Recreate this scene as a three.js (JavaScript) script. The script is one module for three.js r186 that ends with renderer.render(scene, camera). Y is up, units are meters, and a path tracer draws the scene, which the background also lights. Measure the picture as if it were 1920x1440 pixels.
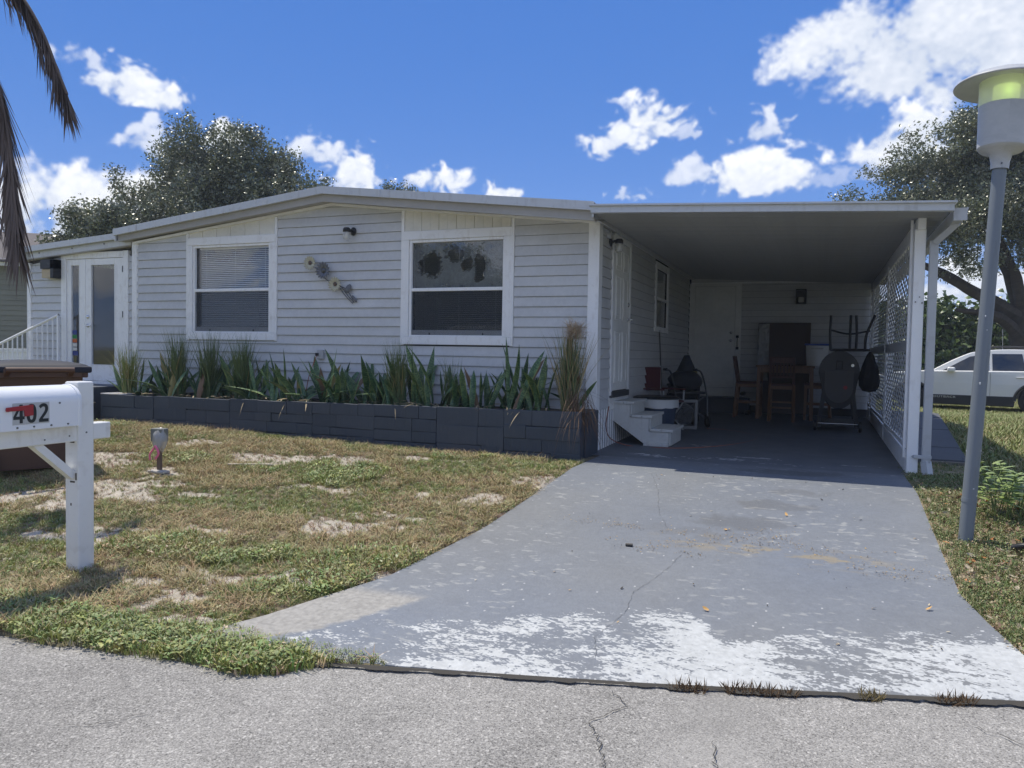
import * as THREE from 'three';
import { mergeGeometries } from 'three/addons/utils/BufferGeometryUtils.js';
import { RoundedBoxGeometry } from 'three/addons/geometries/RoundedBoxGeometry.js';
import { TextGeometry } from 'three/addons/geometries/TextGeometry.js';
import { FontLoader } from 'three/addons/loaders/FontLoader.js';

// ------------------------------------------------------------------ camera, sky, sun, exposure
const scene = new THREE.Scene();
const renderer = new THREE.WebGLRenderer({ antialias: true });
renderer.setSize(1024, 768);
renderer.toneMapping = THREE.LinearToneMapping;
renderer.toneMappingExposure = 1.1;
renderer.shadowMap.enabled = true;
const camera = new THREE.PerspectiveCamera(52.85, 4 / 3, 0.1, 600);
camera.position.set(0, 1.55, 0);
camera.up.set(-0.03047, 0.9991, -0.02949);
camera.lookAt(-0.36793, 1.55 - 0.03865, -0.92905);

// noise
function h2(ix, iy) { let n = (Math.imul(ix, 374761393) + Math.imul(iy, 668265263)) | 0; n = Math.imul(n ^ (n >>> 13), 1274126177); return ((n ^ (n >>> 16)) >>> 0) / 4294967296; }
function vn(x, y) { const ix = Math.floor(x), iy = Math.floor(y); let fx = x - ix, fy = y - iy; fx = fx * fx * (3 - 2 * fx); fy = fy * fy * (3 - 2 * fy); const a = h2(ix, iy), b = h2(ix + 1, iy), c = h2(ix, iy + 1), d = h2(ix + 1, iy + 1); return a + (b - a) * fx + (c - a) * fy + (a - b - c + d) * fx * fy; }
function fbm(x, y, o = 4) { let s = 0, a = .5, t = 0; for (let i = 0; i < o; i++) { s += a * vn(x, y); t += a; a *= .5; x = x * 2.03 + 17.3; y = y * 2.01 - 9.1; } return s / t; }
const clamp = (v, a = 0, b = 1) => v < a ? a : v > b ? b : v;
const sm = (a, b, v) => { v = clamp((v - a) / (b - a)); return v * v * (3 - 2 * v); };
const lerp = (a, b, t) => a + (b - a) * t;
function rng(seed) { let s = seed >>> 0; return () => { s = (s + 0x6D2B79F5) | 0; let t = Math.imul(s ^ (s >>> 15), 1 | s); t = (t + Math.imul(t ^ (t >>> 7), 61 | t)) ^ t; return ((t ^ (t >>> 14)) >>> 0) / 4294967296; }; }

// sky: clear blue air with fair-weather cumulus, thickened out of view for fill light, azimuth/elevation in degrees
{
  const W = 4096, H = 2048, data = new Float32Array(W * H * 4);
  const cl = [ // az, el, half width, half height, strength, shape seed
    [-80.5, 20.6, 10.5, 5.2, 1.3, 3], [-84.2, 14.0, 3.6, 2.3, 1.25, 5], [-101.6, 16.6, 2.8, 1.9, .95, 2], [-104.4, 15.1, 2.4, 1.3, .85, 31], [-94.1, 15.9, 2.3, 1.7, .72, 14], [-94.3, 12.6, 4.3, 2.1, 1, 11], [-98.8, 13.0, 2.6, 1.2, .7, 43],
    [-138.4, 16.9, 2.6, 1.7, 1, 8], [-135.6, 16.2, 2.4, 1.2, .95, 33], [-140.6, 17.9, 2, .9, .6, 23], [-146, 7.0, 15, 4.0, 1.3, 26], [-136.6, 13.7, 2, 1.4, .7, 29], [-132.1, 14.2, 1.6, 1.2, .95, 12],
    [-123.4, 12.6, 2.3, 2.2, .9, 35], [-126, 14.0, 2.0, 1.2, .75, 38], [-117.3, 12.3, 2.6, 1.4, .95, 41], [-112.6, 11.7, 1.5, .9, .9, 44], [-99.2, 15.6, 1.1, .7, .5, 47], [-103.3, 11.6, 1.6, .6, .5, 50],
    [-88, 12.2, 6, .8, .32, 53], [-80, 4.6, 8, 2.4, .9, 56], [-110, 4, 14, 2.2, .7, 59]];
  const R = rng(91);
  for (let i = 0; i < 190; i++) { const az = R() * 360 - 180, el = 4 + 66 * Math.pow(R(), 1.6), inV = az > -156 && az < -62 && el < 36; const s = 2.5 + 8 * R(); if (!inV) cl.push([az, el, s * (1 + .6 * R()), s * (.35 + .3 * R()), .8 + .2 * R(), 60 + i * 3]); }  // unseen clouds added denser and larger than in view, to brighten the shaded front
  const bins = Array.from({ length: 360 }, () => []);
  cl.forEach((c) => { c.push(Math.cos(c[1] * Math.PI / 180)); const wd = c[2] * 1.7 / c[6] + 1; for (let d = -Math.ceil(wd); d <= wd; d++) bins[((Math.floor(c[0] + 180 + d) % 360) + 360) % 360].push(c); });
  for (let j = 0; j < H; j++) {
    const el = ((j + .5) / H - .5) * 180, e = Math.max(el, 0);
    const k = Math.pow(1 - Math.min(e / 90, 1), 5), k2 = Math.exp(-e / 5.5);
    let br = lerp(.062, .120, k), bg = lerp(.183, .315, k), bb = lerp(.565, .800, k);
    br = lerp(br, .60, k2 * .72); bg = lerp(bg, .74, k2 * .72); bb = lerp(bb, .94, k2 * .72);
    for (let i = 0; i < W; i++) {
      let r = br, g = bg, b = bb; const az = (i + .5) / W * 360 - 180;
      if (el > 0 && el < 72) {
        const list = bins[Math.floor(az + 180) % 360]; let D = 0, S = 0;
        for (const c of list) {
          let da = az - c[0]; if (da > 180) da -= 360; if (da < -180) da += 360; da *= c[6];
          const de = el - c[1], x = da / c[2], y = de / c[3];
          const yy = y < 0 ? y * 1.35 : y; const q = x * x + yy * yy; if (q > 2.6) continue;
          const f = 2.4 / Math.min(c[2], c[3] * 1.8);
          const wx = fbm(da * f * .6 + c[5] * 7.3, de * f * .6 - c[5] * 3.1, 3) - .5;
          const n = fbm(da * f * .8 + wx * 2.2 + c[5] * 13.7, de * f * 1.05 + wx * 1.5 + c[5] * 5.3, 6), fine = fbm(da * 2.6 + c[5], de * 3.1 - c[5] + wx * 3, 4);
          const dens = sm(.0, .62, (1 - q) * .62 + (n - .5) * 2.1 + (fine - .5) * .55 - .02 + Math.max(0, c[4] - 1)) * Math.min(c[4], 1);
          if (dens > D) { D = dens; S = clamp(.62 + y * .32 + (n - .5) * 1.5 + (fine - .5) * .7 - dens * .12 * (c[2] > 6 ? 2.2 : 1)); }
        }
        if (D > 0) { const a = clamp(D * 1.05, 0, .97), cr = lerp(.60, .98, S), cg = lerp(.67, 1.0, S), cb = lerp(.80, 1.05, S); r = lerp(r, cr, a); g = lerp(g, cg, a); b = lerp(b, cb, a); }
      } else if (el <= 0) { r = .3; g = .33; b = .34; }
      const o = (j * W + i) * 4; data[o] = r; data[o + 1] = g; data[o + 2] = b; data[o + 3] = 1;
    }
  }
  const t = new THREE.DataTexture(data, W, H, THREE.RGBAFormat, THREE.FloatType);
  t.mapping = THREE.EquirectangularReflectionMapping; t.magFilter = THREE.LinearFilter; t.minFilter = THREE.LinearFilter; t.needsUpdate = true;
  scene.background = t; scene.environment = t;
}
const sun = new THREE.DirectionalLight(new THREE.Color(1, .935, .80), 4.25);
sun.position.set(-0.385 * 60 - 2, 60, -0.14 * 60 - 9); sun.target.position.set(-2, 0, -9);
sun.castShadow = true; sun.shadow.radius = 1; sun.shadow.mapSize.set(4096, 4096);
Object.assign(sun.shadow.camera, { left: -32, right: 32, top: 32, bottom: -32, near: 1, far: 160 });
scene.add(sun, sun.target);

// ------------------------------------------------------------------ helpers
const V = (x, y, z) => new THREE.Vector3(x, y, z);
const used = {};
function numbered(n) { const k = used[n] = (used[n] ?? -1) + 1; return k ? n + '_' + String(k).padStart(3, '0') : n; }
function mk(name, geo, mat, parent) {
  const m = new THREE.Mesh(geo, mat); m.castShadow = m.receiveShadow = true;
  m.name = parent ? name : numbered(name); (parent ?? scene).add(m); return m;
}
function thing(name, label, category, pos = [0, 0, 0], turn = 0, group) {
  const o = new THREE.Group(); o.name = numbered(name); o.position.set(...pos); o.rotation.y = turn; o.userData = { label, category };
  if (group) o.userData.group = group; scene.add(o); return o;
}
const tag = (o, label, category, group) => { o.userData.label = label; o.userData.category = category; if (group) o.userData.group = group; return o; };
const struct = (o, label) => { o.userData.kind = 'structure'; if (label) o.userData.label = label; return o; };
const stuff = (o) => { o.userData.kind = 'stuff'; return o; };
function prep(g) { g = g.index ? g.toNonIndexed() : g; for (const k of Object.keys(g.attributes)) if (!['position', 'normal', 'uv'].includes(k)) g.deleteAttribute(k); if (!g.attributes.normal) g.computeVertexNormals(); if (!g.attributes.uv) g.setAttribute('uv', new THREE.BufferAttribute(new Float32Array(g.attributes.position.count * 2), 2)); return g; }
const merge = (a) => mergeGeometries(a.map(prep), false);
function muv(g) { // uv in metres by the dominant direction of each face
  g = prep(g); const p = g.attributes.position, n = g.attributes.normal, u = g.attributes.uv;
  for (let i = 0; i < p.count; i++) { const ax = Math.abs(n.getX(i)), ay = Math.abs(n.getY(i)), az = Math.abs(n.getZ(i)); if (ay >= ax && ay >= az) u.setXY(i, p.getX(i), p.getZ(i)); else if (ax >= az) u.setXY(i, p.getZ(i), p.getY(i)); else u.setXY(i, p.getX(i), p.getY(i)); }
  return g;
}
const bx = (w, h, d, x = 0, y = 0, z = 0) => muv(new THREE.BoxGeometry(w, h, d).translate(x, y, z));
const bb = (x0, x1, y0, y1, z0, z1) => bx(x1 - x0, y1 - y0, z1 - z0, (x0 + x1) / 2, (y0 + y1) / 2, (z0 + z1) / 2);
const rb = (w, h, d, x = 0, y = 0, z = 0, r = .006, s = 1) => muv(new RoundedBoxGeometry(w, h, d, s, Math.min(r, w * .49, h * .49, d * .49)).translate(x, y, z));
const rbb = (x0, x1, y0, y1, z0, z1, r = .006) => rb(x1 - x0, y1 - y0, z1 - z0, (x0 + x1) / 2, (y0 + y1) / 2, (z0 + z1) / 2, r);
const cyl = (r0, r1, h, x = 0, y = 0, z = 0, s = 16) => prep(new THREE.CylinderGeometry(r1, r0, h, s).translate(x, y + h / 2, z));
function tube(pts, r, s = 6, n) { const c = pts.length === 2 ? new THREE.LineCurve3(pts[0], pts[1]) : new THREE.CatmullRomCurve3(pts); return prep(new THREE.TubeGeometry(c, n ?? (pts.length === 2 ? 1 : pts.length * 4), r, s, false)); }
function bar(a, b, w, d) { const L = a.distanceTo(b), g = bx(w, L, d); const q = new THREE.Quaternion().setFromUnitVectors(V(0, 1, 0), b.clone().sub(a).normalize()); return g.applyQuaternion(q).translate((a.x + b.x) / 2, (a.y + b.y) / 2, (a.z + b.z) / 2); }
const lathe = (pts, s = 28) => prep(new THREE.LatheGeometry(pts.map(([r, y]) => new THREE.Vector2(r, y)), s));
function extr(pts, depth, bevel = 0) { const s = new THREE.Shape(pts.map(([x, y]) => new THREE.Vector2(x, y))); return prep(new THREE.ExtrudeGeometry(s, { depth, bevelEnabled: bevel > 0, bevelSize: bevel, bevelThickness: bevel, bevelSegments: 2, curveSegments: 10 })); }

// textures
function tex(w, h, fn, srgb = true, repeat) {
  const d = new Uint8Array(w * h * 4); const c = [0, 0, 0];
  for (let j = 0; j < h; j++) for (let i = 0; i < w; i++) { fn(i, j, c); const o = (j * w + i) * 4; for (let k = 0; k < 3; k++) { let v = clamp(c[k]); if (srgb) v = v < .0031308 ? v * 12.92 : 1.055 * Math.pow(v, 1 / 2.4) - .055; d[o + k] = v * 255 + .5; } d[o + 3] = 255; }
  const t = new THREE.DataTexture(d, w, h, THREE.RGBAFormat); t.magFilter = THREE.LinearFilter; t.minFilter = THREE.LinearMipmapLinearFilter; t.generateMipmaps = true; t.anisotropy = 8;
  if (srgb) t.colorSpace = THREE.SRGBColorSpace; if (repeat) { t.wrapS = t.wrapT = THREE.RepeatWrapping; t.repeat.set(repeat[0], repeat[1]); } t.needsUpdate = true; return t;
}
function tile(f, i, j, n) { const x = i / n, y = j / n, a = sm(.82, 1, x), b = sm(.82, 1, y); let v = f(i, j); if (a > 0) v = lerp(v, f(i - n, j), a); if (b > 0) { let w = f(i, j - n); if (a > 0) w = lerp(w, f(i - n, j - n), a); v = lerp(v, w, b); } return v; }
const rgb = (r, g, b) => new THREE.Color().setRGB(r, g, b);
const M = (r, g, b, o = {}) => new THREE.MeshStandardMaterial({ color: rgb(r, g, b), roughness: .6, ...o });
const P = (r, g, b, o = {}) => new THREE.MeshPhysicalMaterial({ color: rgb(r, g, b), roughness: .6, ...o });
// soft mottling for painted and vinyl surfaces, 2 m tile
const mottle = tex(512, 512, (i, j, c) => { const v = .90 + .16 * (tile((a, b) => fbm(a * .012 + 3, b * .02, 4), i, j, 512) - .5) + .10 * (tile((a, b) => fbm(a * .11, b * .11 + 40, 3), i, j, 512) - .5); c[0] = v; c[1] = v; c[2] = v * .995; }, true, [.5, .5]);
const weather = tex(512, 512, (i, j, c) => { const s = tile((a, b) => fbm(a * .05 + 9, b * .012, 4), i, j, 512), k = tile((a, b) => fbm(a * .03, b * .03 + 70, 4), i, j, 512); const d = sm(.56, .8, s) * .09 + sm(.6, .78, k) * .07; c[0] = .97 - d * .9; c[1] = .97 - d; c[2] = .97 - d * 1.15; }, true, [1, 1]);
const grainB = tex(512, 512, (i, j, c) => { const v = tile((a, b) => fbm(a * .25, b * .02, 3), i, j, 512); c[0] = c[1] = c[2] = v; }, false, [1.4, .6]);
const woodT = tex(512, 512, (i, j, c) => { const v = .72 + .5 * (tile((a, b) => fbm(a * .12, b * .008, 4), i, j, 512) - .5); c[0] = v; c[1] = v * .96; c[2] = v * .9; }, true, [1.5, .7]);

const vinyl = [0, 1, 2].map((k) => P(.64 + .01 * k, .64 + .01 * k, .64 + .008 * k, { map: mottle, roughness: .48 }));
const white = P(.92, .915, .90, { map: weather, roughness: .42 });
const whiteOld = P(.90, .895, .88, { map: weather, roughness: .55, bumpMap: grainB, bumpScale: .0012 });
const cream = P(.84, .81, .72, { map: mottle, roughness: .6, bumpMap: grainB, bumpScale: .002 });
const eaveMetal = P(.60, .61, .615, { map: weather, roughness: .4, metalness: .15 });
const soffitM = P(.44, .42, .39, { map: mottle, roughness: .6 });
const metalGrey = P(.50, .51, .52, { map: weather, roughness: .42 });
const blackM = P(.016, .017, .02, { roughness: .45 });
const blackPl = P(.025, .027, .032, { roughness: .35 });
const chrome = P(.7, .7, .7, { roughness: .2, metalness: 1 });
const steelDark = P(.12, .125, .13, { roughness: .4, metalness: .6 });
const glass = P(1, 1, 1, { transmission: 1, thickness: 0, roughness: .01, ior: 1.52 });
const inner = M(.09, .088, .085, { roughness: .9 }), darkCore = M(.06, .06, .065, { roughness: 1 });  // wall core coloured near black to deepen the shade between siding boards

// ------------------------------------------------------------------ terrain
const zEdge = (x) => -3.80 - .27 * x;                     // where the road meets the driveway
function G(x, z) {
  const t = clamp((-z - 3.6) / 4), s = sm(-3, -9, x), far = sm(-17, -22, z);
  return .39 * (t * t * .25 + t * .75) + .09 * clamp((-z - 9) / 7) + .1 * t * s - .19 * far;
}
function sheet(xs, zs, yf, uvf) { // grid over lists of x and z
  const nx = xs.length, nz = zs.length, p = [], u = [], id = [];
  for (const z of zs) for (const x of xs) { p.push(x, yf(x, z), z); const t = uvf ? uvf(x, z) : [x, z]; u.push(t[0], t[1]); }
  for (let j = 0; j < nz - 1; j++) for (let i = 0; i < nx - 1; i++) { const a = j * nx + i; id.push(a, a + nx, a + 1, a + 1, a + nx, a + nx + 1); }
  const g = new THREE.BufferGeometry(); g.setAttribute('position', new THREE.Float32BufferAttribute(p, 3)); g.setAttribute('uv', new THREE.Float32BufferAttribute(u, 2)); g.setIndex(id); g.computeVertexNormals();
  if (g.attributes.normal.getY(0) < 0) { for (let k = 0; k < id.length; k += 3) { const q = id[k]; id[k] = id[k + 1]; id[k + 1] = q; } g.setIndex(id); g.computeVertexNormals(); }
  return g;
}
const steps = (a, b, d) => { const n = Math.max(1, Math.round((b - a) / d)); return Array.from({ length: n + 1 }, (_, i) => a + (b - a) * i / n); };

// turf texture that repeats, for the wide ground
const turfT = tex(1024, 1024, (i, j, c) => {
  const k = tile((a, b) => fbm(a * .02, b * .02, 5), i, j, 1024), f = tile((a, b) => fbm(a * .3 + 5, b * .3, 3), i, j, 1024), d = sm(.52, .7, k);
  const v = .55 + f * .9; c[0] = lerp(.15, .25, d) * v; c[1] = lerp(.165, .21, d) * v; c[2] = lerp(.06, .11, d) * v;
}, true, [.28, .28]);
const ground = struct(mk('ground', sheet([-300, -120, -60, -30, ...steps(-22, 22, 1), 30, 60, 120, 300], [-300, -120, -60, ...steps(-40, 14, 1), 30, 60, 120, 300], (x, z) => G(x, z) - .09, (x, z) => [x, z]), M(1, 1, 1, { map: turfT, roughness: 1 })));

// front lawn: sand showing through thin grass
const sandSpots = [[-5.45, -7.0, .75, .2], [-4.95, -7.3, .4, .14], [-5.75, -6.75, .35, .14], [-6.25, -5.5, .62, .3], [-5.6, -4.3, .45, .2], [-2.97, -6.36, .36, .24], [-4.05, -3.72, .42, .2], [-3.5, -5.3, .42, .16], [-6.7, -5.0, .5, .26], [-3.3, -5.62, .32, .1], [-3.25, -4.28, .28, .12], [-5.2, -4.6, .3, .12], [-3.7, -4.15, .34, .12], [-4.05, -7.6, .35, .12], [-6.5, -6.2, .4, .16], [-6.9, -7.2, .45, .16], [-5.5, -5.6, .3, .1], [-4.4, -6.1, .35, .1], [-2.55, -7.1, .18, .22], [-7.6, -6.3, .6, .3], [-4.6, -4.85, .3, .1], [-2.62, -4.55, .14, .18], [-7.4, -4.1, .7, .3], [-3.55, -3.45, .2, .1]];
function sand(x, z) {
  let v = 0; const wx = (fbm(x * 2.2, z * 2.2, 3) - .5) * .8, wz = (fbm(x * 2.2 + 40, z * 2.2, 3) - .5) * .6;
  for (const [sx, sz, a, b] of sandSpots) { const dx = (x + wx - sx) / a, dz = (z + wz - sz) / b, q = 1 - (dx * dx + dz * dz); if (q > -1) v = Math.max(v, .5 + q * .5); }
  return clamp(v * .9 + (fbm(x * 5, z * 6, 4) - .5) * 1.5 + (fbm(x * 17, z * 20, 3) - .5) * .5 - .06);
}
const dead = (x, z) => fbm(x * 1.1 + 8, z * 1.6 + 3, 4);
const lawnLeft = (x, z) => { // 1 inside the lawn, 0 on road and drive
  const j = (fbm(x * 4, z * 4, 3) - .5) * .12; const L = [[-9.5, -2.33], [-7.6, -2.34], [-5.57, -2.44], [-4.43, -2.62], [-3.95, -2.83], [-3.45, -3.02], [-3.36, -3.0]];
  let xl = -2.33; for (let k = 0; k < L.length - 1; k++) if (z >= L[k][0]) xl = lerp(L[k][1], L[k + 1][1], clamp((z - L[k][0]) / (L[k + 1][0] - L[k][0])));
  const tongueTop = lerp(-3.4, -3.33, clamp((x + 3) / 1.1)) - .02, bottom = x < -3.7 ? -2.86 : lerp(-2.86, -2.92, clamp((x + 3.7) / .9)) - .40 * sm(-2.7, -1.86, x);
  if (z > bottom + j * 1.2) return 0;
  if (z > tongueTop + j * .5) return x < -1.88 + j ? 1 : 0;
  return x < xl + j * .35 ? 1 : 0;
};
const LX0 = -9.6, LZ0 = -9.0, LW = 7.8, LD = 6.3;
const lawnT = tex(2048, 1664, (i, j, c) => {
  const x = LX0 + i / 2048 * LW, z = LZ0 + j / 1664 * LD, s = sm(.3, .66, sand(x, z) + (fbm(x * 40, z * 40, 3) - .5) * .3), d = sm(.4, .62, dead(x, z)), f = fbm(x * 60, z * 60, 3), f2 = fbm(x * 18, z * 18, 3);
  const v = .5 + f * 1.0, q = .8 + f2 * .25 + f * .22;
  c[0] = lerp(lerp(.15, .20, d) * v, .41 * q, s); c[1] = lerp(lerp(.13, .16, d) * v, .37 * q, s); c[2] = lerp(.075, .105, d) * v * (1 - s) + .31 * q * s;  // soil colour darkened so the gaps between blades read as shade
});
const lawnB = tex(1024, 832, (i, j, c) => { const x = i / 1024 * LW, z = j / 832 * LD; c[0] = c[1] = c[2] = .6 * fbm(x * 9, z * 9, 4) + .4 * fbm(x * 50, z * 50, 2); }, false);
struct(mk('front_lawn', sheet(steps(LX0, LX0 + LW, .05), steps(LZ0, LZ0 + LD, .05), (x, z) => G(x, z) - .08 + .065 * (lawnLeft(x, z)) + .02 * (fbm(x * 2, z * 2, 3) - .5) * lawnLeft(x, z), (x, z) => [(x - LX0) / LW, (z - LZ0) / LD]), M(1, 1, 1, { map: lawnT, roughness: 1, bumpMap: lawnB, bumpScale: .02 })), 'thin front lawn with bare sandy patches');

// yard right of the drive
const xR = (z) => z < -5.3 ? .84 : z < -4.9 ? lerp(.84, .92, (z + 5.3) / .4) : z < -4.5 ? lerp(.92, 1.02, (z + 4.9) / .4) : lerp(1.02, 1.4, clamp((z + 4.5) / .45));
const yardIn = (x, z) => (x > xR(z) + .01 + (fbm(x * 5, z * 5, 2) - .5) * .05 && z < zEdge(x) + (fbm(x * 4 + 9, z * 4, 3) - .5) * .16) ? 1 : 0;
const litter = (x, z) => sm(.35, .75, fbm(x * 1.7 + 30, z * 1.7, 4) + .35 * Math.exp(-Math.pow((x - 1.3) / .5, 2) - Math.pow((z + 6.3) / .9, 2)) + .2 * sm(1.15, .8, x));
const yardT = tex(1024, 2048, (i, j, c) => {
  const x = .7 + i / 1024 * 6, z = -15 + j / 2048 * 12, d = litter(x, z), f = fbm(x * 55, z * 55, 3), v = .5 + f;
  c[0] = lerp(.20, .32, d) * v; c[1] = lerp(.18, .26, d) * v; c[2] = lerp(.10, .185, d) * v;
});
struct(mk('side_yard', sheet(steps(.7, 6.7, .06), steps(-15, -3, .06), (x, z) => G(x, z) - .085 + .065 * yardIn(x, z) - .03 * sm(5.9, 6.7, x) - .02 * sm(-14, -15, z), (x, z) => [(x - .7) / 6, (z + 15) / 12]), M(1, 1, 1, { map: yardT, roughness: 1, bumpMap: lawnB, bumpScale: .02 })), 'leaf strewn side yard beside the carport');

// road
const roadT = tex(2048, 2048, (i, j, c) => {
  const st = tile((a, b) => vn(a * .28, b * .28), i, j, 2048), s2 = tile((a, b) => vn(a * .55 + 90, b * .55), i, j, 2048), k = tile((a, b) => fbm(a * .006, b * .006, 4), i, j, 2048), m = tile((a, b) => fbm(a * .05 + 7, b * .05, 3), i, j, 2048);
  let v = .255 + (st - .5) * .15 + (s2 - .5) * .17 + (k - .5) * .10 + (m - .5) * .05; if (st > .80) v += .13 * sm(.8, .93, st); if (s2 < .2) v -= .07;
  c[0] = v * 1.05; c[1] = v * 1.01; c[2] = v * .945;
}, true, [.25, .25]);
const roadB = tex(1024, 1024, (i, j, c) => { c[0] = c[1] = c[2] = .6 * tile((a, b) => vn(a * .5, b * .5), i, j, 1024) + .4 * tile((a, b) => vn(a + 31, b), i, j, 1024); }, false, [.5, .5]);
{
  const xs = [-70, -40, -20, ...steps(-10, 8, .6), 14, 24, 40, 70], ts = [-.5, -.25, -.05, .1, .3, ...steps(.6, 8, .6)], p = [], u = [], id = [];
  for (const t of ts) for (const x of xs) { const X = x + .27 * t, Z = zEdge(x) + t; const e = zEdge(x); p.push(X, G(x, Math.min(e, -3.2)) * .9 * sm(4, -.5, t) * (x > -6 ? 1 : 1) - .022 - .04 * sm(0, -.3, t) + .012 * (fbm(X * .7, Z * .7, 3) - .5), Z); u.push(X, Z); }
  const nx = xs.length; for (let j = 0; j < ts.length - 1; j++) for (let i = 0; i < nx - 1; i++) { const a = j * nx + i; id.push(a, a + nx, a + 1, a + 1, a + nx, a + nx + 1); }
  const g = new THREE.BufferGeometry(); g.setAttribute('position', new THREE.Float32BufferAttribute(p, 3)); g.setAttribute('uv', new THREE.Float32BufferAttribute(u, 2)); g.setIndex(id); g.computeVertexNormals();
  const road = struct(mk('road', g, M(1, 1, 1, { map: roadT, roughness: .93, bumpMap: roadB, bumpScale: .004 })));
  // cracks in the asphalt: thin open seams
  const crackM = M(.05, .047, .042, { roughness: 1 });
  const crack = (pts, w, seed) => {
    const q = [], ix = [], R = rng(seed); let prev = null; const path = [];
    for (let k = 0; k < pts.length - 1; k++) for (let s = 0; s < 10; s++) path.push([lerp(pts[k][0], pts[k + 1][0], s / 10) + (R() - .5) * .022, lerp(pts[k][1], pts[k + 1][1], s / 10) + (R() - .5) * .022]);
    path.forEach(([x, z], k) => { const n = path[Math.min(k + 1, path.length - 1)], o = path[Math.max(k - 1, 0)]; let dx = n[0] - o[0], dz = n[1] - o[1]; const L = Math.hypot(dx, dz) || 1; const ww = w * (.3 + .9 * R()) * Math.min(1, k / 4, (path.length - k) / 5 + .1); const e = Math.min(x, 2); const y = G(e, Math.min(zEdge(e), -3.2)) * .9 * sm(4, -.5, z - zEdge(x)) - .013 + .012 * (fbm(x * .7, z * .7, 3) - .5); q.push(x - dz / L * ww, y, z + dx / L * ww, x + dz / L * ww, y, z - dx / L * ww); if (k) { const a = (k - 1) * 2; ix.push(a, a + 2, a + 1, a + 1, a + 2, a + 3, a, a + 1, a + 2, a + 1, a + 3, a + 2); } });
    const g = new THREE.BufferGeometry(); g.setAttribute('position', new THREE.Float32BufferAttribute(q, 3)); g.setIndex(ix.filter((_, n) => n % 12 < 6)); g.computeVertexNormals(); mk('crack', g, crackM, road);
  };
  { const q = [], ix = [], n = 260; for (let k = 0; k <= n; k++) { const x = lerp(-2.5, 1.6, k / n), z = zEdge(x), wv = fbm(x * 9, 3, 4), w0 = .03 * sm(.35, .75, wv) * (x > -.9 ? 1 : .6), y = G(x, Math.min(z, -3.2)) * .9 * sm(4, -.5, 0) - .008; q.push(x, y + .002, z - .012, x + .02, y - .004 + .012 * (fbm(x * .7, z * .7, 3) - .5), z + w0 + .018 * fbm(x * 60, 9, 2)); if (k) { const a = (k - 1) * 2; ix.push(a, a + 1, a + 2, a + 2, a + 1, a + 3); } } const g = new THREE.BufferGeometry(); g.setAttribute('position', new THREE.Float32BufferAttribute(q, 3)); g.setIndex(ix); g.computeVertexNormals(); mk('dirt_seam', g, M(.055, .05, .042, { roughness: 1 }), road); }
  crack([[-.86, -3.50], [-.75, -3.36], [-.86, -3.15], [-.77, -2.97], [-.70, -2.78], [-.58, -2.6]], .0026, 4);
  crack([[-.35, -3.2], [-.33, -3.0], [-.2, -2.82]], .0028, 5);
  crack([[.62, -3.75], [.9, -3.55], [1.15, -3.42]], .003, 6);
  crack([[-2.15, -2.95], [-2.35, -2.83]], .0022, 7);
  crack([[-2.6, -2.5], [-2.75, -2.3], [-2.95, -2.2]], .002, 8);
}

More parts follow.
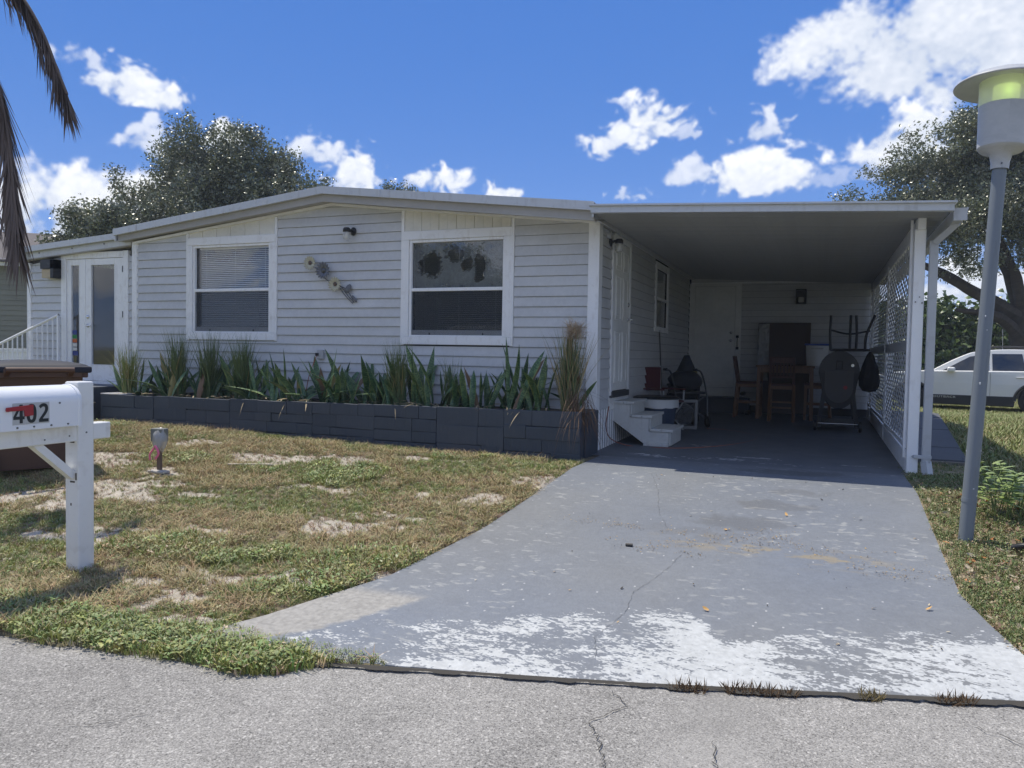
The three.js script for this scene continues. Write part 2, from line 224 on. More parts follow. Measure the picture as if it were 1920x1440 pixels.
// driveway
const xL = (z) => { const L = [[-9.5, -2.33], [-7.6, -2.33], [-5.57, -2.43], [-4.43, -2.61], [-3.95, -2.82], [-3.4, -3.05], [-3, -3.05]]; let v = -2.33; for (let k = 0; k < L.length - 1; k++) if (z >= L[k][0]) v = lerp(L[k][1], L[k + 1][1], clamp((z - L[k][0]) / (L[k + 1][0] - L[k][0]))); return v; };
function paint(x, z, c) { // worn grey floor paint over an older white coat on concrete
  const f = fbm(x * 45, z * 45, 3), f2 = fbm(x * 9, z * 9, 4), f3 = fbm(x * 1.3, z * 1.3, 3), e = zEdge(x) - z;
  let r = .160, g = .172, b = .190; const v = .80 + .20 * f + .14 * f2 + .16 * f3, hue = (fbm(x * .8 + 20, z * .8, 3) - .5) * .16; r *= v * (1 + hue); g *= v * (1 + hue * .3); b *= v * (1 - hue);
  // scuffs where the paint is thin
  const sc = sm(.62, .78, fbm(x * 14 + z * 2, z * 26, 4)) * sm(.38, .62, fbm(x * 1.5 + 9, z * 1.5, 3)) * .62; r = lerp(r, .33, sc); g = lerp(g, .335, sc); b = lerp(b, .33, sc);
  // wear along the road
  const dense = .50 * Math.exp(-Math.pow((x + .40) / .55, 2)) + .34 * Math.exp(-Math.pow((x - .75) / .35, 2)) + .30 * Math.exp(-Math.pow((x + 1.5) / .4, 2)) + .40 + (fbm(x * 2.4 + 3, z * 3.4, 3) - .5) * .5;
  const top = 1.0 + .1 * Math.sin(x * 3.1) + (fbm(x * 3, 4, 3) - .5) * .6;
  let w = dense * .93 * sm(-.02, .05, e) * sm(top, top - .42, e) + .16 * sm(.16, .06, e) * sm(-.02, .03, e);
  w += .28 * Math.exp(-Math.pow((x + .95) / .5, 2) - Math.pow((z + 7.0) / .5, 2)) * 0;
  for (const [cx, cz, a, d, s] of [[-1.5, -7.3, .35, .22, .3], [-1.0, -7.45, .3, .12, .3], [-1.75, -6.75, .3, .2, .3], [-.55, -7.2, .3, .1, .26], [.15, -7.1, .42, .25, .33], [.45, -6.3, .22, .35, .36], [-.1, -6.4, .25, .12, .22], [.3, -5.85, .4, .12, .26], [-.1, -5.5, .22, .14, .26], [.8, -4.9, .14, .2, .32], [1.1, -4.4, .3, .3, .42], [-1.6, -6.1, .25, .25, .18], [-2.2, -5.0, .3, .3, .1]]) { const q = Math.pow((x - cx) / a, 2) + Math.pow((z - cz) / d, 2); if (q < 6) w += s * Math.exp(-q); }
  const chip = fbm(x * 9, z * 22, 4) * .30 + fbm(x * 26, z * 60, 4) * .38 + fbm(x * 75, z * 140, 2) * .32;
  const m = sm(.0, .05, chip - (1.0 - w * .66) + .095); const W = .36 + f * .17 + .06 * f2; r = lerp(r, W * .975, m); g = lerp(g, W, m); b = lerp(b, W * .995, m);
  // stray pin chips
  if (h2(Math.floor(x * 90), Math.floor(z * 60)) > .9990 - .0025 * sm(.5, .7, f3)) { r = lerp(r, .5, .7); g = lerp(g, .5, .7); b = lerp(b, .5, .7); }
  // bare concrete corner at the left flare
  const q = x + .62 * (z + 3.75) + .1 * (f2 - .5); const bare = sm(-2.50, -2.56, q - .08) * sm(-4.25, -4.1, z); if (bare > 0) { const k = .20 + .16 * f; r = lerp(r, k * 1.04, bare); g = lerp(g, k, bare); b = lerp(b, k * .93, bare); }
  // oil and tannin stains
  for (const [cx, cz, a, d, s] of [[-.35, -6.9, .34, .16, .5], [-.55, -6.35, .34, .2, .55], [-.15, -7.35, .3, .12, .4], [-.2, -8.35, .55, .22, .75], [-.9, -6.0, .5, .12, .25]]) { const w2 = Math.pow((x - cx + (f2 - .5) * .5) / a, 2) + Math.pow((z - cz + (fbm(x * 6, z * 6 + 50, 3) - .5) * .3) / d, 2); const t = s * sm(1.25, .3, w2) * (.55 + .9 * (f2 - .1) * .6); if (t > 0) { r = lerp(r, .07, t * .8); g = lerp(g, .066, t * .8); b = lerp(b, .06, t * .8); } }
  // fine dirt drifted across
  const ds = Math.exp(-Math.pow((z + 5.75 + (x + .5) * -.08) / .16, 2)) * sm(-1.3, -.7, x) * sm(.75, .2, x) * sm(.52, .7, fbm(x * 7, z * 16, 4)) * .75; r = lerp(r, .27, ds); g = lerp(g, .225, ds); b = lerp(b, .15, ds);
  c[0] = r; c[1] = g; c[2] = b;
}
const DX0 = -3.1, DZ0 = -8.75, DW = 4.6, DD = 5.85;
const driveT = tex(1664, 2048, (i, j, c) => paint(DX0 + i / 1664 * DW, DZ0 + j / 2048 * DD, c));
const driveB = tex(1024, 1024, (i, j, c) => { const x = i / 1024 * DW, z = j / 1024 * DD; c[0] = c[1] = c[2] = .5 * fbm(x * 20, z * 20, 3) + .5 * vn(x * 110, z * 110); }, false);
const driveM = P(1, 1, 1, { map: driveT, roughness: .62, bumpMap: driveB, bumpScale: .003 });
{
  const nu = 60, nv = 70, p = [], u = [], id = [];
  const pt = (s, t) => { const z0 = zEdge(lerp(-2.75, 1.35, s)); const zf = z0; const z = lerp(zf, -8.72, t); const x = lerp(xL(z), xR(z), s); return [x, z]; };
  for (let j = 0; j <= nv; j++) for (let i = 0; i <= nu; i++) { const [x, z] = pt(i / nu, j / nv); p.push(x, G(x, z) + .003 * (fbm(x, z, 2) - .5) - (j === 0 ? .019 : j === 1 ? .004 : 0), z); u.push((x - DX0) / DW, (z - DZ0) / DD); }
  const n1 = nu + 1; for (let j = 0; j < nv; j++) for (let i = 0; i < nu; i++) { const a = j * n1 + i; id.push(a, a + 1, a + n1, a + 1, a + n1 + 1, a + n1); }
  const rim = [...Array(n1).keys(), ...Array.from({ length: nv }, (_, j) => (j + 1) * n1 + nu)]; rim.unshift(...Array.from({ length: nv }, (_, j) => (nv - j) * n1));
  const b0 = p.length / 3; rim.forEach((k) => { p.push(p[k * 3], p[k * 3 + 1] - .09, p[k * 3 + 2]); u.push(u[k * 2], u[k * 2 + 1]); });
  for (let k = 0; k < rim.length - 1; k++) id.push(rim[k], b0 + k, rim[k + 1], rim[k + 1], b0 + k, b0 + k + 1);
  const g = new THREE.BufferGeometry(); g.setAttribute('position', new THREE.Float32BufferAttribute(p, 3)); g.setAttribute('uv', new THREE.Float32BufferAttribute(u, 2)); g.setIndex(id); const gg = prep(g); gg.computeVertexNormals();
  const dw = struct(mk('driveway', gg, driveM), 'grey painted concrete driveway with worn white patches');
  { const R = rng(71), line = (pts, w) => { const path = [], q = [], ix = []; for (let k = 0; k < pts.length - 1; k++) for (let m = 0; m < 14; m++) path.push([lerp(pts[k][0], pts[k + 1][0], m / 14) + (R() - .5) * .014, lerp(pts[k][1], pts[k + 1][1], m / 14) + (R() - .5) * .02]); path.forEach(([x, z], k) => { const ww = w * (.25 + R()), y = G(x, z) + .0045; q.push(x - ww, y, z, x + ww, y, z); if (k) { const a = (k - 1) * 2; ix.push(a, a + 1, a + 2, a + 1, a + 3, a + 2); } }); const g = new THREE.BufferGeometry(); g.setAttribute('position', new THREE.Float32BufferAttribute(q, 3)); g.setIndex(ix); g.computeVertexNormals(); mk('hairline_crack', g, M(.13, .135, .14, { roughness: 1 }), dw); };
    line([[-.86, -5.45], [-.92, -5.05], [-1.02, -4.7], [-1.0, -4.35], [-1.08, -4.0], [-1.0, -3.75]], .0014); line([[-1.5, -7.6], [-1.32, -7.0], [-1.2, -6.4], [-1.05, -6.0]], .0014); }
}
const floorT = tex(768, 1280, (i, j, c) => { const x = -2.6 + i / 768 * 3.8, z = -16 + j / 1280 * 7.4; const f = fbm(x * 40, z * 40, 3), f2 = fbm(x * 4, z * 4, 4); const v = .82 + .14 * f + .3 * (f2 - .5); c[0] = .15 * v; c[1] = .165 * v; c[2] = .188 * v; let w = 0; for (const [cx, cz, a, d, s] of [[-.65, -9.35, .28, .12, .5], [-1.0, -9.1, .35, .1, .42], [-1.6, -8.95, .45, .12, .4], [-1.9, -9.1, .3, .1, .36], [-.2, -8.95, .5, .12, .32], [.3, -9.2, .4, .1, .3], [-1.4, -10.2, .4, .2, .3]]) w += s * Math.exp(-Math.pow((x - cx) / a, 2) - Math.pow((z - cz) / d, 2)); const ch = fbm(x * 14, z * 34, 4), m = sm(0, .07, ch - 1 + w * 1.1 + .06); for (let k = 0; k < 3; k++) c[k] = lerp(c[k], .55, m); });
struct(mk('carport_floor', sheet(steps(-2.5, .96, .5), steps(-15.97, -8.70, .5), (x, z) => G(x, z), (x, z) => [(x + 2.6) / 3.8, (z + 16) / 7.4]), P(1, 1, 1, { map: floorT, roughness: .6, bumpMap: driveB, bumpScale: .002 })), 'grey painted concrete floor under the carport');

// ------------------------------------------------------------------ siding
function boardGeo(a0, a1, b0, b1, y, h, t = .021) { // a: ends at the bottom, b: ends at the top
  const L = [[a0, y, -.002], [a0, y, t], [lerp(a0, b0, .12), y + h * .12, t * .98], [b0, y + h - .004, .003], [b0, y + h - .004, -.002]], Rr = [[a1, y, -.002], [a1, y, t], [lerp(a1, b1, .12), y + h * .12, t * .98], [b1, y + h - .004, .003], [b1, y + h - .004, -.002]];
  const p = [], q = (A, B, C, D) => p.push(...A, ...B, ...C, ...A, ...C, ...D);
  for (let k = 0; k < 4; k++) q(L[k], Rr[k], Rr[k + 1], L[k + 1]);
  for (const [E, f] of [[L, 1], [Rr, 0]]) for (let k = 1; k < 4; k++) f ? p.push(...E[0], ...E[k], ...E[k + 1]) : p.push(...E[0], ...E[k + 1], ...E[k]);
  const g = new THREE.BufferGeometry(); g.setAttribute('position', new THREE.Float32BufferAttribute(p, 3)); g.computeVertexNormals(); return muv(g);
}
function siding(parent, place, y0, h, n, range, openings, mats, seed, t) {
  const R = rng(seed);
  for (let k = 0; k < n; k++) {
    const y = y0 + k * h, lo = range(y), hi = range(y + h); if (!lo && !hi) continue;
    const A = lo ?? hi, B = hi ?? [(A[0] + A[1]) / 2 - .01, (A[0] + A[1]) / 2 + .01];
    let iv = [[A[0], A[1], B[0], B[1]]];
    const short = []; for (const [x0, x1, yy0, yy1] of openings) if (y + h - .006 > yy0 && y + .01 < yy1) { if (yy0 - y > .02) short.push([x0, x1, yy0 - y + .004]); iv = iv.flatMap(([a, b, c, d]) => { if (x1 <= a || x0 >= b) return [[a, b, c, d]]; const o = []; if (x0 > a) o.push([a, x0, Math.min(c, x0), x0]); if (x1 < b) o.push([x1, b, x1, Math.max(d, x1)]); return o; }); }
    for (const [a, b, hh] of short) { const m = mk('siding_board', boardGeo(a, b, a, b, y, hh, t), mats[0], parent); m.position.set(place[0], place[1], place[2]); m.rotation.y = place[3]; }
    for (const [a, b, c, d] of iv) if (b - a > .02) { const m = mk('siding_board', boardGeo(a, b, c, d, y, h, t), mats[Math.floor(R() * mats.length)], parent); m.position.set(place[0], place[1], place[2]); m.rotation.y = place[3]; }
  }
}
const font = await new FontLoader().loadAsync('fonts/droid/droid_sans_bold.typeface.json');
const text = (s, size, depth = .001) => { const g = new TextGeometry(s, { font, size, depth, curveSegments: 6, bevelEnabled: false }); g.computeBoundingBox(); const b = g.boundingBox; return prep(g.translate(-(b.min.x + b.max.x) / 2, -(b.min.y + b.max.y) / 2, 0)); };
const text2 = text;

// ------------------------------------------------------------------ main house
const house = thing('mobile_home', 'grey vinyl sided mobile home with low gable and two front windows', 'house', [0, 0, 0]);
const SB = .887, SH = .1254, rakeL = (x) => 3.17 + (x + 9.83) / 3.59 * .39, rakeR = (x) => 3.56 - (x + 6.24) / 3.68 * .405;
const rake = (x) => x < -6.24 ? rakeL(x) : rakeR(x);
const W1 = [-8.80, -7.18, 1.685, 3.19], W2 = [-5.14, -3.575, 1.655, 3.135];
const fr = (y) => { if (y > 3.55) return null; let a = -9.80, b = -2.585; if (y > 3.172) a = Math.max(a, -9.83 + (y - 3.17) / .39 * 3.59); if (y > 3.157) b = Math.min(b, -6.24 + (3.56 - y) / .405 * 3.68); return [a, b]; };
siding(house, [0, 0, -9, 0], SB, SH, 22, fr, [[W1[0] - .02, W1[1] + .02, W1[2], 9], [W2[0] - .02, W2[1] + .02, W2[2], 9]], vinyl, 11);
// wall core with window openings
{
  const c = []; const add = (x0, x1, y0, y1) => c.push(bb(x0, x1, y0, y1, -9.12, -9.004));
  add(-9.86, W1[0] + .12, .39, 3.14); add(W1[1] - .12, W2[0] + .12, .39, 3.14); add(W2[1] - .12, -2.50, .39, 3.14);
  add(W1[0] + .12, W1[1] - .12, .39, W1[2] + .12); add(W2[0] + .12, W2[1] - .12, .39, W2[2] + .12); add(W1[0] + .12, W1[1] - .12, W1[3] - .12, 3.14); add(W2[0] + .12, W2[1] - .12, W2[3] - .10, 3.14);
  c.push(extr([[-9.8, 3.141], [-2.56, 3.141], [-6.24, 3.54]], .11).translate(0, 0, -9.118));
  mk('front_wall', merge(c), darkCore, house);
  mk('rear_wall', bb(-9.86, -2.5, .3, 3.1, -22, -21.9), vinyl[0], house); mk('left_wall', bb(-9.86, -9.76, .3, 3.1, -21.9, -9.13), vinyl[0], house);
  // carport-side wall core with openings for door and window
  const s = []; const sd = (z0, z1, y0, y1) => s.push(bb(-2.60, -2.485, y0, y1, z1, z0)); sd(-9.13, -12.5, .39, 3.14); sd(-12.5, -13.5, .39, 2.05); sd(-12.5, -13.5, 2.98, 3.14); sd(-13.5, -21.9, .39, 3.14);
  mk('side_wall', merge(s), darkCore, house);
  mk('interior_floor', bb(-9.75, -2.61, .8, .86, -21.8, -9.13), inner, house); mk('ceiling', bb(-9.75, -2.61, 3.06, 3.10, -21.8, -9.13), inner, house);
  for (const [x0, x1, nm] of [[-9.4, -6.6, 1], [-5.8, -2.7, 2]]) mk('room_partition', bb(x0, x1, .87, 3.05, -11.35, -11.3), inner, house);
}
siding(house, [-2.485, 0, 0, Math.PI / 2], SB, SH, 18, () => [9.03, 15.93], [[9.60, 10.64, .9, 3.2], [12.40, 13.56, 1.95, 3.2]], vinyl, 12);
// white corner posts, trims and gable panels
mk('corner_post', merge([rbb(-9.90, -9.80, .86, 3.15, -9.10, -8.972), bb(-9.80, -9.785, .86, 3.15, -9.02, -8.985)]), white, house);
mk('corner_post', merge([rbb(-2.60, -2.462, .70, 3.145, -9.12, -8.968)]), white, house);
const rakeTrim = (x0, x1) => { const a = V(x0, rake(x0) - .012, -8.968), b = V(x1, rake(x1) - .012, -8.968); return bar(a, b, .032, .05); };
mk('rake_trim', rakeTrim(-9.86, -6.24), white, house); mk('rake_trim', rakeTrim(-6.24, -2.52), white, house);
for (const W of [W1, W2]) {
  for (const x of [W[0] + .004, W[1] - .004]) mk('panel_edge_trim', rbb(x - .022, x + .022, W[2] - .01, rake(x) - .03, -9.0, -8.972, .004), white, house);
  const n = 12, w = (W[1] - W[0] - .06) / n; const R = rng(W === W1 ? 5 : 6);
  for (let k = 0; k < n; k++) { const x0 = W[0] + .03 + k * w, x1 = x0 + w - .007; const yb = W[3] - .02; const g = extr([[x0, yb], [x1, yb], [x1, rake(x1) - .02], [x0, rake(x0) - .02]], .010 + .004 * (k % 2), .002).translate(0, 0, -8.996); mk('panel_strip', muv(g), cream, house); }
}
// windows
const slatM = P(.80, .80, .78, { roughness: .5 }), slatD = P(.20, .205, .21, { roughness: .5 }), screenM = M(.09, .10, .11, { roughness: .9, transparent: true, opacity: .26 });
const filmT = tex(512, 256, (i, j, c) => { // patchy privacy film: opacity drops in ragged blotches
  const x = i / 512, y = j / 256, n = (fbm(x * 13, y * 9, 5) - .5) * .34; let a = 1;
  for (const [cx, cy, rx, ry] of [[.19, .48, .115, .25], [.45, .72, .10, .17], [.60, .50, .06, .17], [.74, .5, .055, .27], [.73, .22, .05, .10]]) { const dx = Math.abs((x - cx) / rx), dy = Math.abs((y - cy) / ry); const q = Math.pow(Math.pow(dx, 2.6) + Math.pow(dy, 2.6), 1 / 2.6) + n * 2.8 + (fbm(x * 45, y * 26, 3) - .5) * .7; a = Math.min(a, .12 + .88 * sm(.72, 1.2, q)); }
  c[0] = c[1] = c[2] = a * (.50 + .35 * fbm(x * 5, y * 4, 3) + .22 * (fbm(x * 60, y * 14, 2) - .5));
}, false);
const filmM = M(.21, .23, .225, { roughness: .7, transparent: true, alphaMap: filmT });
function windowUnit(W, kind, label) {
  const [x0, x1, y0, y1] = W, w = mk('window', merge([ // outer casing
    rbb(x0, x1, y1 - .115, y1, -9.0, -8.966), rbb(x0, x1, y0, y0 + .105, -9.0, -8.962), rbb(x0, x0 + .10, y0 + .106, y1 - .116, -9.0, -8.968), rbb(x1 - .10, x1, y0 + .106, y1 - .116, -9.0, -8.968)]), whiteOld, house);
  w.userData.label = label;
  const a = x0 + .101, b = x1 - .101, c = y0 + .106, d = y1 - .116, m = c + (d - c) * .485;
  mk('frame', merge([rbb(a, a + .035, c, d, -9.03, -8.985), rbb(b - .035, b, c, d, -9.03, -8.985), rbb(a + .036, b - .036, d - .035, d, -9.03, -8.985), rbb(a + .036, b - .036, c, c + .018, -9.03, -8.985)]), white, w);
  mk('meeting_rail', rbb(a + .036, b - .036, m - .022, m + .022, -9.045, -8.988), white, w);
  mk('lower_rail', rbb(a + .037, b - .037, c + .019, c + .085, -9.05, -9.005), kind === 1 ? metalGrey : metalGrey, w);
  for (const f of [.22, .78]) mk('latch', rbb(lerp(a, b, f) - .008, lerp(a, b, f) + .008, c + .02, c + .05, -9.004, -8.995, .002), blackM, w);
  mk('upper_pane', bb(a + .03, b - .03, m + .02, d - .03, -9.034, -9.0335), glass, w);
  mk('lower_pane', bb(a + .03, b - .03, c + .08, m - .02, -9.060, -9.0595), glass, w);
  mk('insect_screen', bb(a + .034, b - .034, c + .02, m - .02, -9.0005, -9.0), screenM, w);
  const sl = [], n = 44, R = rng(77);
  for (let k = 0; k < n; k++) { const y = lerp(c + .05, d - .05, k / (n - 1)); const s = new THREE.BoxGeometry(b - a - .11, .0012, .026).rotateX(kind === 1 ? .62 + (R() - .5) * .1 : .12).rotateZ((R() - .5) * .004).translate((a + b) / 2, y, -9.10); sl.push(s); }
  for (const f of [.12, .5, .88]) sl.push(new THREE.BoxGeometry(.003, d - c - .1, .003).translate(lerp(a, b, f), (c + d) / 2, -9.085));
  stuff(mk('blind_slats', merge(sl), kind === 1 ? slatM : slatD, w)); mk('blind_headrail', rbb(a + .04, b - .04, d - .05, d - .015, -9.125, -9.08), slatM, w);
  if (kind === 2) { const g = new THREE.PlaneGeometry(b - a - .07, d - m - .05).translate((a + b) / 2, (m + d) / 2, -9.042); const f = mk('patchy_window_film', g, filmM, w); f.userData.label = 'patchy grey privacy film inside the upper pane'; }
}
windowUnit(W1, 1, 'left front window with closed white blinds'); windowUnit(W2, 2, 'right front window with patchy film and open blinds');
// side window in the carport
{
  const w = mk('window', merge([bb(-2.485, -2.455, 1.955, 2.04, -13.56, -12.40), bb(-2.485, -2.455, 2.98, 3.08, -13.56, -12.40), bb(-2.485, -2.456, 2.041, 2.979, -12.49, -12.40), bb(-2.485, -2.456, 2.041, 2.979, -13.56, -13.47)]), whiteOld, house);
  mk('meeting_rail', bb(-2.50, -2.462, 2.48, 2.52, -13.469, -12.491), white, w); mk('pane', bb(-2.5005, -2.50, 2.041, 2.979, -13.469, -12.491), glass, w); mk('curtain', bb(-2.53, -2.525, 2.52, 2.97, -13.45, -12.51), M(.35, .36, .36, { roughness: .9 }), w);
}
// six panel door on the carport side
function panelDoor(parent, name, w, h, mat, knobMat) { // local: x across, y up, faces +z
  const d = mk(name, rb(w, h, .042, 0, h / 2, 0, .003), mat, parent), ps = [[.2, .28], [.36, .40 * h], [.36, .40 * h]];
  const rowsY = [[.12, .80], [.98, 1.56], [1.66, 1.92]];
  for (const [y0, y1] of rowsY) for (const s of [-1, 1]) { const cx = s * w * .235, pw = w * .32, k = h / 2.03; mk('raised_panel', merge([rb(pw, .018, .012, cx, y0 * k, .022, .004), rb(pw, .018, .012, cx, y1 * k, .022, .004), rb(.018, (y1 - y0) * k + .018, .0125, cx - pw / 2, (y0 + y1) / 2 * k, .022, .004), rb(.018, (y1 - y0) * k + .018, .0125, cx + pw / 2, (y0 + y1) / 2 * k, .022, .004), rb(pw - .09, (y1 - y0) * k - .09, .008, cx, (y0 + y1) / 2 * k, .0225, .003)]), mat, d); }
  return d;
}
const doorWhite = P(.92, .91, .87, { map: mottle, roughness: .5 });
{
  const d = panelDoor(house, 'side_door', .84, 1.93, doorWhite); d.position.set(-2.482, 1.10, -10.12); d.rotation.y = Math.PI / 2; d.userData.label = 'cream six panel door above the wooden steps';
  mk('door_knob', lathe([[0, 0], [.026, .0], [.028, .004], [.012, .01], [.012, .03], [.026, .04], [.03, .055], [.022, .068], [0, .07]]).rotateX(Math.PI / 2).translate(.36, .95, .022), chrome, d);
  mk('deadbolt', lathe([[0, 0], [.03, 0], [.03, .012], [.018, .02], [0, .022]]).rotateX(Math.PI / 2).translate(.36, 1.15, .022), chrome, d);
  mk('door_casing', merge([rbb(-2.484, -2.452, 1.04, 3.10, -9.68, -9.61), rbb(-2.484, -2.452, 1.04, 3.10, -10.64, -10.57), rbb(-2.484, -2.451, 3.04, 3.12, -10.57, -9.68)]), whiteOld, house);
  mk('door_threshold', rbb(-2.49, -2.44, 1.01, 1.09, -10.60, -9.64), steelDark, house);
  mk('door_apron', bb(-2.484, -2.466, .86, 1.009, -10.64, -9.60), doorWhite, house);
  mk('ceiling_trim', rbb(-2.484, -2.455, 3.12, 3.150, -15.93, -9.14), white, house);
}
mk('junction_box', merge([cyl(.045, .045, .05, 0, 0, 0, 14).rotateZ(-Math.PI / 2).translate(-2.475, 3.04, -9.36), tube([V(-2.46, 3.09, -9.10), V(-2.46, 3.085, -9.36)], .014, 8), tube([V(-2.46, 3.085, -9.36), V(-2.46, 3.085, -9.62)], .012, 8)]), metalGrey, house);
// skirting below the siding, ribbed sheets
{ const R = rng(3); for (let k = 0; k < 60; k++) { const z0 = -9.0 - k * .112; if (z0 < -15.7) break; mk('skirting_rib', merge([rbb(-2.50, -2.474, G(-2.4, z0) - .03, .886, z0 - .11, z0 - .055, .004), bb(-2.50, -2.486, G(-2.4, z0) - .03, .886, z0 - .0548, z0 - .001)]), white, house); } }
// roof with metal edge, fascia and soffit; the front overhang widens to the right
{
  const F = [[-10.10, -8.80, 3.345], [-6.24, -8.72, 3.737], [-2.395, -8.42, 3.262]];
  const strip = (pts, dy0, dy1, dz) => { const o = []; for (let k = 0; k < pts.length - 1; k++) { const [x0, z0, y0] = pts[k], [x1, z1, y1] = pts[k + 1]; const g = new THREE.BoxGeometry(1, 1, 1); const p = g.attributes.position; for (let i = 0; i < p.count; i++) { const s = p.getX(i) > 0, t = p.getY(i) > 0, f = p.getZ(i) > 0; p.setXYZ(i, s ? x1 : x0, (s ? y1 : y0) + (t ? dy1 : dy0), (s ? z1 : z0) + (f ? 0 : dz)); } g.computeVertexNormals(); o.push(muv(g)); } return o; };
  const roof = mk('roof', merge(strip(F, -.035, 0, -14).map((g) => g.translate(0, .004, -.03))), P(.62, .63, .64, { map: weather, roughness: .5 }), house);
  strip(F, -.088, .012, -.05).forEach((g) => mk('roof_edge', g, eaveMetal, house));
  const F2 = F.map(([x, z, y], i) => [x + (i ? -.0 : .05), z - .055, y]); const lowR = [-.175, -.185, -.195];
  for (let k = 0; k < 2; k++) { const [x0, z0, y0] = F2[k], [x1, z1, y1] = F2[k + 1]; const g = new THREE.BoxGeometry(1, 1, 1), p = g.attributes.position; for (let i = 0; i < p.count; i++) { const s = p.getX(i) > 0, t = p.getY(i) > 0, f = p.getZ(i) > 0; p.setXYZ(i, s ? x1 : x0, t ? (s ? y1 : y0) - .05 : (s ? y1 + lowR[k + 1] : y0 + lowR[k]), (s ? z1 : z0) + (f ? 0 : -.03)); } g.computeVertexNormals(); mk('fascia_board', muv(g), soffitM, house); }
  for (let k = 0; k < 2; k++) { const [x0, z0, y0] = F2[k], [x1, z1, y1] = F2[k + 1]; const g = new THREE.BoxGeometry(1, 1, 1), p = g.attributes.position; for (let i = 0; i < p.count; i++) { const s = p.getX(i) > 0, t = p.getY(i) > 0, f = p.getZ(i) > 0, zz = f ? (s ? z1 : z0) - .031 : -9.1; const yf = (s ? y1 + lowR[k + 1] : y0 + lowR[k]) + .006; const yw = rake(clamp(s ? x1 : x0, -9.86, -2.5)) + .014; p.setXYZ(i, s ? x1 : x0, (f ? yf : yw) + (t ? .012 : 0), zz); } g.computeVertexNormals(); mk('soffit', muv(g), soffitM, house); }
  mk('eave_fascia', bb(-2.42, -2.395, 3.10, 3.27, -22, -8.45), eaveMetal, house); mk('eave_fascia', bb(-10.10, -10.075, 3.18, 3.34, -22, -8.83), eaveMetal, house);
  for (const x of [-9.55, -5.55]) { const y = lerp(F[0][2], F[1][2], (x + 10.1) / 3.86); }
  mk('edge_seam', merge([bb(-9.62, -9.61, 3.31, 3.40, -8.789, -8.782), bb(-5.30, -5.29, 3.535, 3.632, -8.646, -8.640)]), eaveMetal, house);
}

